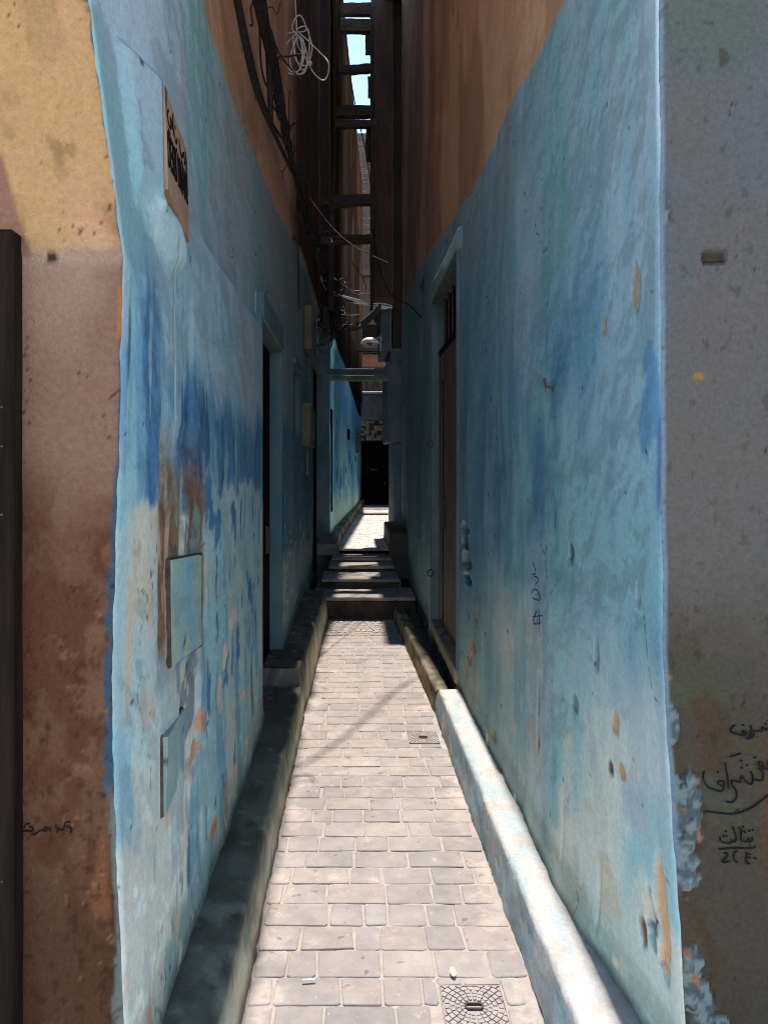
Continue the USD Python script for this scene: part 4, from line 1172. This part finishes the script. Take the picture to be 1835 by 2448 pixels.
def bent_col(s, z):
    c = np.tile(lin(132, 190, 218, 1.4), (len(s), 1))
    c = mixc(c, lin(108, 172, 212, 1.35), ssh(0.45, 0.58, fb(s, z, 0.8, 1.5, 411)))
    c = mixc(c, lin(60, 124, 176, 1.2), ssh(0.55, 0.62, fb(s, z, 3, 4, 412)) * sstep(2.4, 1.6, z) * sstep(0.9, 1.1, z))
    c = mixc(c, lin(156, 198, 204, 1.25), sstep(1.2, 0.8, z + 0.3 * (fb(s, z, 1.5, 2, 413) - 0.5)) * 0.9)
    c = mixc(c, lin(74, 120, 170, 1.2), sstep(16, 18, s) * sstep(1.9, 2.2, z) * 0.7)
    br = mixc(np.tile(lin(42, 28, 20), (len(s), 1)), lin(60, 41, 29), ssh(0.45, 0.55, fb(s, z, 1.6, 0.25, 414)))
    br = mixc(br, lin(42, 34, 32), ssh(0.52, 0.60, fb(s, z, 3.5, 0.35, 415)))
    br = mixc(br, lin(74, 50, 36), ssh(0.60, 0.64, fb(s, z, 1.7, 0.5, 417)) * sstep(4.5, 6, z))
    return mixc(c, br, sstep(3.28, 3.34, z + 0.15 * (fb(s, z * 0, 1, 1, 416) - 0.5) + np.interp(s, [11, 15, 20], [-0.15, 0, 0.4])))


grid_wall('alley_wall', bent, np.concatenate([np.arange(11.3, 22.2, 0.06)]), np.concatenate([np.arange(0.4, 3.6, 0.03), np.arange(3.6, 9.3, 0.06)]), bent_pos, bent_col, M_PAINT, label='pale blue lower wall, brown plaster above')
obj('corner_pier', rough_box(-0.85, -0.312, 11.29, 11.36, 0, 3.75, 0.01, 0.12, 0.01, 12), M_BLUEDARK, bent, smooth=40)
obj('corner_pier', rough_box(-0.85, -0.305, 11.28, 11.36, 3.752, 9.3, 0.01, 0.12, 0.01, 13), M_DARKBROWN, bent, smooth=40, label='dark brown upper corner of the bent house')
core = trimesh.creation.extrude_polygon(Polygon([(-4, 11.36), (-0.36, 11.36), (0.16, 22.2), (-4, 22.2)]), 9.3, engine='earcut')
obj('masonry', core, M_BROWN, bent)
obj('roof', eave(-4, np.arange(11.3, 22.3, 0.2), lambda y: bentL(y) + 0.04 + 0.006 * math.sin(13 * y), 9.3, 0.08), M_TIMBER, bent)
sh = obj('shutter', bx(-0.34, -0.285, 11.37, 11.9, 0.95, 2.4, 0.006), M_DARKWOOD, bent)
obj('drain_box', bx(bentL(19) - 0.02, bentL(19) + 0.09, 18.8, 19.5, 1.9, 2.35, 0.008), M_BOX, bent)
obj('ledge', bx(bentL(19) - 0.02, bentL(19) + 0.13, 18.7, 19.6, 2.36, 2.46, 0.008), M_BLUEJAMB, bent)
obj('wall_hook', cat_([bx(bentL(15.5) - 0.02, bentL(15.5) + 0.05, 15.45, 15.65, 2.1, 2.3, 0.01)]), M_BLACKDOOR, bent)  # dark block standing in for a hole in the wall

# pier house on the right with its upper storeys corbelled out
pier = thing('pier_house', 'dark right hand house with upper storey jutting over the alley', 'house', (1.5, 12.5, 0))
M_SLATE = plain('slate_blue_plaster', lin(72, 88, 104), lin(98, 112, 126), 3, bump=0.5, stretch=(1, 1, 0.5))
obj('lower_wall', rough_box(0.60, 2.5, 12.0, 13.5, 0, 1.95, 0.02, 0.12, 0.012, 21), M_SLATE, pier, smooth=40)
obj('corbel', rough_box(0.50, 2.5, 12.0, 13.5, 1.952, 3.15, 0.015, 0.12, 0.01, 22), M_SLATE, pier, smooth=40)
obj('corbel', rough_box(0.56, 2.5, 12.03, 13.5, 3.152, 3.35, 0.015, 0.12, 0.01, 23), M_SLATE, pier, smooth=40)
obj('jetty', rough_box(0.415, 0.575, 11.9, 13.3, 3.30, 3.93, 0.012, 0.1, 0.008, 24), M_SLATE, pier, smooth=40)
obj('upper_wall', rough_box(0.31, 0.60, 12.0, 13.6, 4.1, 9.4, 0.015, 0.2, 0.015, 25), M_PIER, pier, smooth=40)
obj('upper_wall', bx(0.605, 4, 12.25, 13.6, 3.36, 9.4), M_DARKBROWN, pier)
obj('bracket', cat_([trimesh.convex.convex_hull([[0.40, 11.98, 3.95], [0.60, 11.98, 3.95], [0.31, 11.98, 4.1], [0.60, 11.98, 4.1], [0.40, 13.5, 3.95], [0.60, 13.5, 3.95], [0.31, 13.5, 4.1], [0.60, 13.5, 4.1]])]), M_BROWN, pier)
obj('bent_wall', trimesh.creation.extrude_polygon(Polygon([(0.62, 13.5), (1.22, 22.2), (4, 22.2), (4, 13.5)]), 4.3, engine='earcut'), M_SLATE, pier)

# house closing the alley
end = thing('end_house', 'low house closing the alley, black door under a mosaic band', 'house', (0.6, 22.1, 0))
ZE = 3.55
obj('wall', cat_([rough_box(-0.3, 0.155, 22.0, 22.4, 0, ZE, 0.015, 0.15, 0.012, 31), rough_box(1.03, 2.2, 22.0, 22.4, 0, ZE, 0.015, 0.15, 0.012, 32), rough_box(0.157, 1.028, 22.0, 22.4, 2.83, ZE, 0.015, 0.1, 0.02, 33), bx(0.157, 1.028, 22.02, 22.4, 2.28, 2.828)]), plain('grey_green_plaster', lin(110, 122, 122), lin(140, 150, 148), 3, bump=0.6), end, smooth=40)
obj('grout_band', bx(0.157, 1.028, 22.005, 22.02, 2.285, 2.826), M_GROUT, end)
tr = np.random.default_rng(9)
occ = np.zeros((12, 8), bool)
for i in range(12):
    for j in range(8):
        if occ[i, j]:
            continue
        w = 2 if (tr.random() < 0.22 and i < 11 and j < 7 and not occ[i:i + 2, j:j + 2].any()) else 1
        h = w if tr.random() < 0.7 else 1
        occ[i:i + w, j:j + h] = True
        s = 0.0705
        a, b = 0.165 + i * s, 2.292 + j * 0.066
        dark = tr.random() < (0.55 if w == 2 else 0.32)
        obj('tile', bx(a + 0.004, a + w * s - 0.005, 21.996, 22.006, b + 0.004, b + h * 0.066 - 0.005, 0.002), M_TILEB if dark else M_TILEA, end)
ed = obj('door', bx(0.16, 1.025, 22.12, 22.18, 0.3, 2.28, 0.006), M_BLACKDOOR, end, label='black panelled door at the end of the alley')
for x0, x1, z0, z1 in [(0.24, 0.56, 0.6, 1.15), (0.62, 0.95, 0.6, 1.15), (0.24, 0.56, 1.28, 1.86), (0.62, 0.95, 1.28, 1.86)]:
    obj('panel', bx(x0, x1, 22.10, 22.12, z0, z1, 0.008), M_DARKWOOD, ed)
obj('letter_slot', bx(0.5, 0.66, 22.085, 22.10, 1.48, 1.5), M_GREYWIRE, ed)
obj('knob', trimesh.creation.icosphere(2, 0.02).apply_translation([0.88, 22.08, 1.12]), M_GREYWIRE, ed)
obj('door_frame', cat_([bx(0.157, 0.2, 22.04, 22.12, 0.3, 2.27, 0.004), bx(0.985, 1.028, 22.04, 22.12, 0.3, 2.27, 0.004), bx(0.2, 0.985, 22.04, 22.12, 2.2, 2.27, 0.004)]), M_DARKWOOD, end)
obj('coping', rough_box(0.12, 1.15, 21.93, 22.5, ZE + 0.002, ZE + 0.07, 0.012, 0.08, 0.012, 34), M_LAMP, end, smooth=40, label='whitewashed coping catching the sun')

tall = thing('brick_building', 'tall brick and plaster building rising behind the low end house', 'building', (0.5, 27, 0))
obj('wall', bx(-2, 3, 27, 31, 0, 9.3), plain('dull_brown_render', lin(56, 42, 35), lin(78, 60, 50), 1.5, bump=0.5), tall)
obj('brick_wall', bx(-2, 3, 27.02, 31, 9.302, 12.7), M_BRICK, tall)
w1 = obj('window', bx(0.3, 0.85, 26.97, 27.02, 5.2, 6.3, 0.01), M_BLACKDOOR, tall)
obj('frame', cat_([bx(0.25, 0.30, 26.95, 27.0, 5.15, 6.35), bx(0.85, 0.90, 26.95, 27.0, 5.15, 6.35), bx(0.30, 0.85, 26.95, 27.0, 6.3, 6.35), bx(0.30, 0.85, 26.95, 27.0, 5.15, 5.2)]), M_POST, w1)
obj('beam_end', bx(0.2, 1.0, 26.8, 27.0, 7.9, 8.1, 0.01), M_TIMBER, tall)
sid = thing('lean_to', 'dark lean-to of boards and tiles between end house and brick building', 'shed', (0.6, 24, 0))
obj('wall', rough_box(0.1, 1.3, 24.6, 24.9, 0, 5.0, 0.01, 0.2, 0.02, 37), M_BROWN, sid, smooth=40)
for k in range(7):
    obj('board', bx(0.1 + 0.17 * k + 0.004, 0.1 + 0.17 * (k + 1) - 0.004, 24.53 + 0.01 * (k % 2), 24.59, 3.4, 4.6, 0.004), M_POST, sid)
obj('roof', trimesh.convex.convex_hull([[0, 24.3, 5.0], [1.4, 24.3, 5.0], [0, 25.1, 5.3], [1.4, 25.1, 5.3], [0, 24.3, 5.06], [1.4, 24.3, 5.06], [0, 25.1, 5.36], [1.4, 25.1, 5.36]]), M_TIMBER, sid)

# ------------------------------------------------------------------ timber struts over the alley
ST = [(20, 13, 'topmost strut against the sky'), (56, 14, 'second strut from the top against the sky'), (150, 8, 'thin tilted strut between the two sky gaps'), (241, 12, 'thick strut under the lower sky gap'),
      (268, 8, 'strut just under a bright slit'), (433, 12, 'strut before the brown far wall'), (517, 9, 'strut with a bright upper edge')]
for k, (vc, hv, lab) in enumerate(ST):
    kk = (1006 - vc) / 1750
    yy = 9.41 / (1 - kk / 1.963)
    z, hh = EYE + kk * yy, hv / 1750 * yy
    m = rough_box(bentL(yy) - 0.06 if yy > 11.4 else -0.52, 0.34 if yy > 11.95 else 0.0252 * yy, yy - 0.05, yy + 0.07, z - hh, z + hh, 0.012, 0.06, 0.016, 500 + k)
    v = m.vertices
    v[:, 2] += {2: 0.08, 5: 0.04, 6: 0.03, 1: -0.03}.get(k, 0.0) * v[:, 0]
    m.vertices = v
    obj('timber_strut', m, M_TIMBER, smooth=40, label=f'old timber across the alley, {lab}', cat='timber', group='timbers braced across the alley')


def leaning(x0, w, ya, za, yb, zb, seed):
    m = rough_box(-w / 2, w / 2, -0.045, 0.045, 0, 1, 0.008, 0.1, 0.0, seed)
    m = bx(-w / 2, w / 2, -0.045, 0.045, 0, math.hypot(yb - ya, zb - za), 0.008).subdivide_to_size(0.12, max_iter=9)
    m.merge_vertices()
    p = m.vertices + (np.stack([meshkit.fbm(m.vertices * 7 + 9 * k, 3, seed + k) - 0.5 for k in range(3)], 1)) * 0.03
    dv = np.array([0, yb - ya, zb - za]) / math.hypot(yb - ya, zb - za)
    q = np.stack([p[:, 0] + x0(ya + dv[1] * p[:, 2]), ya + dv[1] * p[:, 2] + dv[2] * p[:, 1], za + dv[2] * p[:, 2] - dv[1] * p[:, 1]], 1)
    return trimesh.Trimesh(q, m.faces, process=False)


obj('timber_post', leaning(lambda y: 0.0236 * y, 0.04, 10.45, 3.62, 13.3, 9.2, 520), M_POST, smooth=40, label='leaning timber at the right ends of the struts', cat='timber')
obj('timber_post', leaning(lambda y: -0.0262 * y, 0.07, 10.45, 3.62, 11.75, 6.2, 521), M_POST, smooth=40, label='leaning timber at the left ends of the lower struts', cat='timber')
for k, (x0, x1, vt, vb, yy, lab) in enumerate([(0.205, 0.32, 66, 112, 12.95, 'short board end beside the upper sky gap'), (0.24, 0.32, 158, 205, 12.5, 'narrow board end beside the lower sky gap'), (0.20, 0.31, 272, 344, 12.05, 'wide dark board below the sky gaps')]):
    zt, zb = EYE + (1006 - vt) / 1750 * yy, EYE + (1006 - vb) / 1750 * yy
    obj('timber_board', rough_box(x0, x1, yy + 0.08, yy + 0.115, zb, zt, 0.006, 0.04, 0.016, 560 + k), M_POST, smooth=40, label=f'{lab}', cat='board')
bm = thing('cross_beam', 'low blue painted beam bridging the alley above the steps', 'beam', (0.07, 11.3, 2.9))
obj('beam', rough_box(-0.36, 0.52, 11.24, 11.36, 2.87, 2.95, 0.008, 0.07, 0.006, 530), M_SLATE, bm, smooth=40)
obj('plank', rough_box(-0.30, 0.50, 11.37, 11.50, 2.80, 2.868, 0.006, 0.07, 0.005, 531), plain('green_plank', lin(96, 116, 104), lin(126, 142, 126), 5), bm, smooth=40)
obj('roof_slab', rough_box(0.12, 1.1, 19.4, 19.6, 4.35, 4.45, 0.008, 0.1, 0.006, 532), M_TIMBER, smooth=40, label='dark plank bridging the alley near its far end', cat='beam')

# ------------------------------------------------------------------ cables
cr = np.random.default_rng(31)
cb = thing('cable_bundle', 'thick tangle of black cables running along the left ochre wall', 'cables', (-0.45, 5, 3.8))
path = np.array([(-0.46, 2.2, 3.86), (-0.455, 3.0, 3.84), (-0.45, 3.83, 3.80), (-0.445, 4.5, 3.79), (-0.44, 5.66, 3.79), (-0.43, 6.94, 3.80), (-0.41, 8.2, 3.88), (-0.39, 9.5, 4.0), (-0.36, 10.8, 4.15), (-0.33, 11.25, 4.22)])
for k in range(11):
    o = cr.normal(0, 1, (len(path), 2)) * [0.012, 0.035]
    p = path.copy()
    p[:, 0] += np.abs(o[:, 0]) * 1.2
    p[:, 2] += o[:, 1]
    obj('cable', tube(p, cr.uniform(0.007, 0.016), 7, 60), M_BLACK, cb, smooth=True)
for k in range(70):          # frayed ends, ties and rags
    y0 = cr.uniform(3.2, 11.2)
    c = np.array([np.interp(y0, path[:, 1], path[:, i]) for i in range(3)])
    pts = [c + cr.normal(0, 0.02, 3)]
    d = np.array([cr.uniform(0, 0.03), cr.normal(0, 0.10), cr.uniform(-0.11, 0.05)])
    for q in range(4):
        pts.append(pts[-1] + d * cr.uniform(0.3, 1.0) + cr.normal(0, 0.018, 3))
    pts = np.array(pts)
    pts[:, 0] = np.maximum(pts[:, 0], -0.46)
    obj('loose_end', tube(pts, cr.uniform(0.002, 0.006), 5, 14), M_BLACK, cb, smooth=True)
for k in range(14):
    y0 = cr.uniform(3.4, 11)
    c = np.array([np.interp(y0, path[:, 1], path[:, i]) for i in range(3)])
    m = trimesh.creation.icosphere(2, 1.0)
    m.vertices *= np.array([0.03, cr.uniform(0.06, 0.16), cr.uniform(0.04, 0.07)]) * (0.6 + 0.8 * meshkit.fbm(m.vertices * 2.2 + k * 7, 3, k))[:, None]
    m.apply_translation(c + [0.012, 0, cr.normal(0, 0.015)])
    obj('tape_wrap', m, M_BLACK, cb, smooth=True)
sb = thing('cable', 'thin black cable sagging below the thick tangle, left wall', 'cable', (-0.46, 3.6, 3.4))
obj('strand', tube([(-0.47, 2.3, 3.62), (-0.465, 3.23, 3.47), (-0.46, 3.7, 3.39), (-0.455, 4.45, 3.48), (-0.45, 5.2, 3.62), (-0.44, 5.9, 3.74)], 0.013, 7, 50), M_BLACK, sb, smooth=True)
obj('strand', tube([(-0.47, 2.3, 3.66), (-0.462, 3.3, 3.50), (-0.455, 3.9, 3.44), (-0.45, 4.7, 3.56), (-0.44, 5.4, 3.74)], 0.009, 7, 50), M_BLACK, sb, smooth=True)
obj('strand', tube([(-0.455, 4.5, 3.52), (-0.45, 4.4, 3.66), (-0.445, 4.25, 3.80)], 0.016, 7, 20), M_BLACK, sb, smooth=True)
for k, (x, y0, zt, zb) in enumerate([(-0.445, 6.7, 8.3, 2.9), (-0.43, 8.0, 8.3, 4.0)]):
    obj('wall_cable', tube([(x, y0, zt), (x + 0.008, y0 + 0.02, 6.2), (x - 0.004, y0 - 0.03, 4.8), (x, y0 + 0.05, zb)], 0.008, 6, 40), M_BLACK, smooth=True, label=['black cable hanging straight down beside the pale coil', 'black cable hanging down the wall right of the pale coil'][k], cat='cable')

cl = thing('cable_coil', 'coil of pale wire hanging high on the left wall', 'cable coil', (-0.4, 6.6, 5.0))
Yc = 6.6


def px(u, v, d=Yc):
    return ((u - 761) / 1750 * d, d, EYE - (v - 1006) / 1750 * d)


loops = [[(637, 0), (640, 50), (641, 80)], [(641, 80), (638, 120), (655, 150), (668, 130), (662, 60), (645, 32), (634, 45), (640, 70)], [(645, 70), (668, 90), (698, 120), (710, 150), (700, 173), (680, 160), (668, 130), (668, 90), (655, 56), (640, 66), (655, 68), (663, 58)],
         [(645, 75), (658, 100), (655, 130), (640, 155), (625, 150), (618, 120), (622, 90), (640, 72)], [(643, 72), (650, 110), (662, 140), (650, 158), (636, 158)], [(642, 76), (628, 70), (612, 80), (606, 96)], [(640, 80), (634, 110), (648, 138), (668, 140)],
         [(646, 78), (660, 105), (664, 135), (650, 160), (632, 150), (630, 110), (641, 80)], [(641, 78), (652, 120), (644, 152), (622, 157)], [(644, 80), (655, 115), (650, 140)]]
for k, l in enumerate(loops):
    p = np.array([px(*q, Yc + 0.03 * math.sin(3 * i + k)) for i, q in enumerate(l)])
    p[:, 0] = np.maximum(p[:, 0], -0.58)
    obj('loop', tube(p, 0.0055, 6, 40), M_WHITEWIRE, cl, smooth=True)
obj('clip', trimesh.creation.icosphere(2, 0.02).apply_translation(px(669, 136)), M_WHITEWIRE, cl, smooth=True)

# sagging bunch of cables across the alley
sg = thing('sagging_cables', 'bunch of cables sagging across the alley, upper side sunlit', 'cables', (0.1, 11, 4.0))


def px2(u, v, d):
    return ((u - 761) / 1750 * d, d, EYE - (v - 1006) / 1750 * d)


for k in range(9):
    o = cr.normal(0, 1, (5, 2)) * [2.0, 3.2]
    pts = [px2(694 + o[0, 0], 600 + o[0, 1], 10.9), px2(722 + o[1, 0], 632 + o[1, 1], 11.1), px2(760, 648 + o[2, 1], 11.3), px2(805, 657 + o[3, 1], 11.5), px2(846, 662 + o[4, 1] * 0.5, 11.7)]
    obj('strand', tube(pts, cr.uniform(0.008, 0.014), 6, 40), M_WHITEWIRE if k < 6 else M_BLACK, sg, smooth=True)  # pale strands: sunlight on the bunch put into their colour
for k in range(6):
    o = cr.normal(0, 2.5, 5)
    pts = [px2(698, 580 + o[0], 10.9), px2(725, 605 + o[1], 11.0), px2(750, 625 + o[2], 11.1), px2(775, 632 + o[3], 11.2), px2(806, 634 + o[4] * 0.4, 11.3)]
    obj('strand', tube(pts[: 3 + k % 3], 0.005, 6, 30), M_WHITEWIRE if k % 2 else M_BLACK, sg, smooth=True)
for k in range(6):
    pts = [px2(700 + 2 * k, 690 + k, 10.9), px2(740, 702 + 2 * k, 11.1), px2(775, 696 + 3 * k, 11.2), px2(805, 672 + 3 * k, 11.3), px2(822, 660 + 2 * k, 11.5)]
    obj('strand', tube(pts, 0.008, 6, 30), M_BLACK, sg, smooth=True)
for k in range(44):
    u, v_ = cr.uniform(695, 745), cr.uniform(600, 705)
    pts = [px2(u, v_, 10.95), px2(u + cr.normal(0, 10), v_ + cr.uniform(5, 25), 10.9), px2(u + cr.normal(0, 16), v_ + cr.uniform(15, 45), 10.95), px2(u + cr.normal(0, 12), v_ + cr.normal(0, 20), 11.0)]
    obj('tangle', tube(pts, 0.006, 5, 22), M_BLACK, sg, smooth=True)
obj('junction_box', bx(-0.40, -0.30, 10.7, 10.95, 3.45, 3.72, 0.01), M_BLACK, sg)

obj('thin_wire', tube([(-0.45, 8.2, 4.35), px2(735, 508, 9.5), px2(790, 545, 10.8), px2(838, 567, 11.98)], 0.0055, 6, 40), M_GREYWIRE, smooth=True, label='thin pale wire slanting across the alley below the struts', cat='wire')
obj('drop_cable', tube([(0.675, 7.95, 3.05), (0.60, 9.2, 3.45), px2(850, 640, 10.5), px2(818, 565, 11.7), px2(806, 470, 11.9), px2(792, 340, 11.95), px2(770, 240, 11.98), px2(752, 130, 12.0), px2(742, 30, 12.05), px2(738, -60, 12.1)], 0.009, 6, 90), M_BLACK, smooth=True, label='black cable dropping past the struts to the right wall', cat='cable')
obj('overhead_wire', tube([(-0.31, 8.6, 8.55), (-0.1, 8.9, 8.38), (0.2, 9.7, 8.35), (0.61, 10.6, 8.55)], 0.012, 6, 30), M_BLACK, smooth=True, label='black wire strung between the eaves above the alley', cat='wire')

# street lamp on the pier house
lp = thing('street_lamp', 'white enamel street lamp on a bracket at the dark right hand house', 'street lamp', (0.3, 11.85, 3.4))
a = np.linspace(0, np.pi / 2, 10)
prof = np.stack([0.135 * np.cos(a)[::-1], 0.115 * np.sin(a)[::-1]], 1)
prof = np.vstack([prof, [[0.125, 0.0], [0.118, 0.02], [0.0, 0.098]]])
LX, LY, LZ = 0.255, 11.85, 3.385
dome_m = trimesh.creation.revolve(prof, sections=28)
dome_m.vertices *= [1.0, 1.0, 0.85]
obj('hood', dome_m.apply_translation([LX, LY, LZ]), M_LAMP, lp, smooth=50)
obj('bulb', trimesh.creation.icosphere(2, 0.05).apply_translation([LX, LY, LZ + 0.02]), M_BOX, lp, smooth=True)
obj('arm', tube([(LX + 0.09, LY, LZ + 0.085), (LX + 0.17, LY, LZ + 0.08), (0.42, LY + 0.06, LZ + 0.06)], 0.012, 8, 12), M_GREYWIRE, lp, smooth=True)
obj('bracket', bx(0.395, 0.42, LY - 0.02, LY + 0.08, LZ - 0.1, LZ + 0.12, 0.004), M_GREYWIRE, lp)

# ------------------------------------------------------------------ drain covers
for k, (x0, x1, y0, y1) in enumerate(COVERS):
    cx, cy, wx, wy = (x0 + x1) / 2, (y0 + y1) / 2, x1 - x0, y1 - y0
    t = thing('drain_cover', ['square iron drain cover nearest the camera, beside the white kerb', 'square iron drain cover further up the walk by the white kerb'][k], 'drain cover', (cx, cy, 0))
    obj('plate', bx(x0 + 0.004, x1 - 0.004, y0 + 0.004, y1 - 0.004, -0.03, 0.0005), M_DUST, t)
    cells = []
    sq = sbox(-0.5, -0.5, 0.5, 0.5)
    rr = [0.16, 0.235, 0.315, 0.40, 0.49, 0.60, 0.75]
    for q in range(len(rr) - 1):
        n = [16, 18, 20, 24, 28, 28][q]
        for i in range(n):
            a0, a1 = 2 * np.pi * (i + 0.5 * (q % 2)) / n, 2 * np.pi * (i + 1 + 0.5 * (q % 2)) / n
            g0, g1 = 0.013 / rr[q], 0.013 / rr[q + 1]
            aa = np.linspace(0, 1, 4)
            pin = [(rr[q] * math.cos(a0 + g0 + (a1 - a0 - 2 * g0) * w), rr[q] * math.sin(a0 + g0 + (a1 - a0 - 2 * g0) * w)) for w in aa]
            po = [((rr[q + 1] - 0.018) * math.cos(a1 - g1 - (a1 - a0 - 2 * g1) * w), (rr[q + 1] - 0.018) * math.sin(a1 - g1 - (a1 - a0 - 2 * g1) * w)) for w in aa]
            pg = Polygon(pin + po).intersection(sq.buffer(-0.01))
            if pg.area > 4e-4 and pg.geom_type == 'Polygon':
                cells.append(trimesh.creation.extrude_polygon(pg, 1.0, engine='earcut'))
    m = cat_(cells)
    m.vertices = m.vertices * [wx * 0.98, wy * 0.98, 0.005] + [cx, cy, 0.0]
    obj('raised_pattern', m, M_IRON, t)
    sl = sbox(-0.09, -0.012, 0.09, 0.012).buffer(0.035)
    m = trimesh.creation.extrude_polygon(sl.buffer(0.025).difference(sl), 1.0, engine='earcut')
    m.vertices = m.vertices * [wx, wy, 0.007] + [cx, cy, 0.0]
    obj('handle_rim', m, M_RUST, t)
    fr = sbox(-0.5, -0.5, 0.5, 0.5).difference(sbox(-0.485, -0.485, 0.485, 0.485))
    m = trimesh.creation.extrude_polygon(fr, 1.0, engine='earcut')
    m.vertices = m.vertices * [wx, wy, 0.005] + [cx, cy, 0.0]
    obj('frame', m, M_IRON, t)

# litter on the walk
obj('cigarette_end', cyl((-0.155, 2.50, 0.010), (-0.115, 2.505, 0.010), 0.004, 10), M_LAMP, label='white cigarette end lying on the blocks', cat='litter')
lf = trimesh.creation.icosphere(2, 1.0)
lf.vertices = lf.vertices * [0.010, 0.026, 0.0015] + [0.0, 0.0, 0.0]
lf.apply_translation([0.315, 2.545, 0.0105])
obj('fallen_leaf', lf, plain('dry_leaf', (0.5, 0.48, 0.28), (0.6, 0.56, 0.36), 30), smooth=True, label='small pale dry leaf beside the nearest drain cover', cat='leaf')
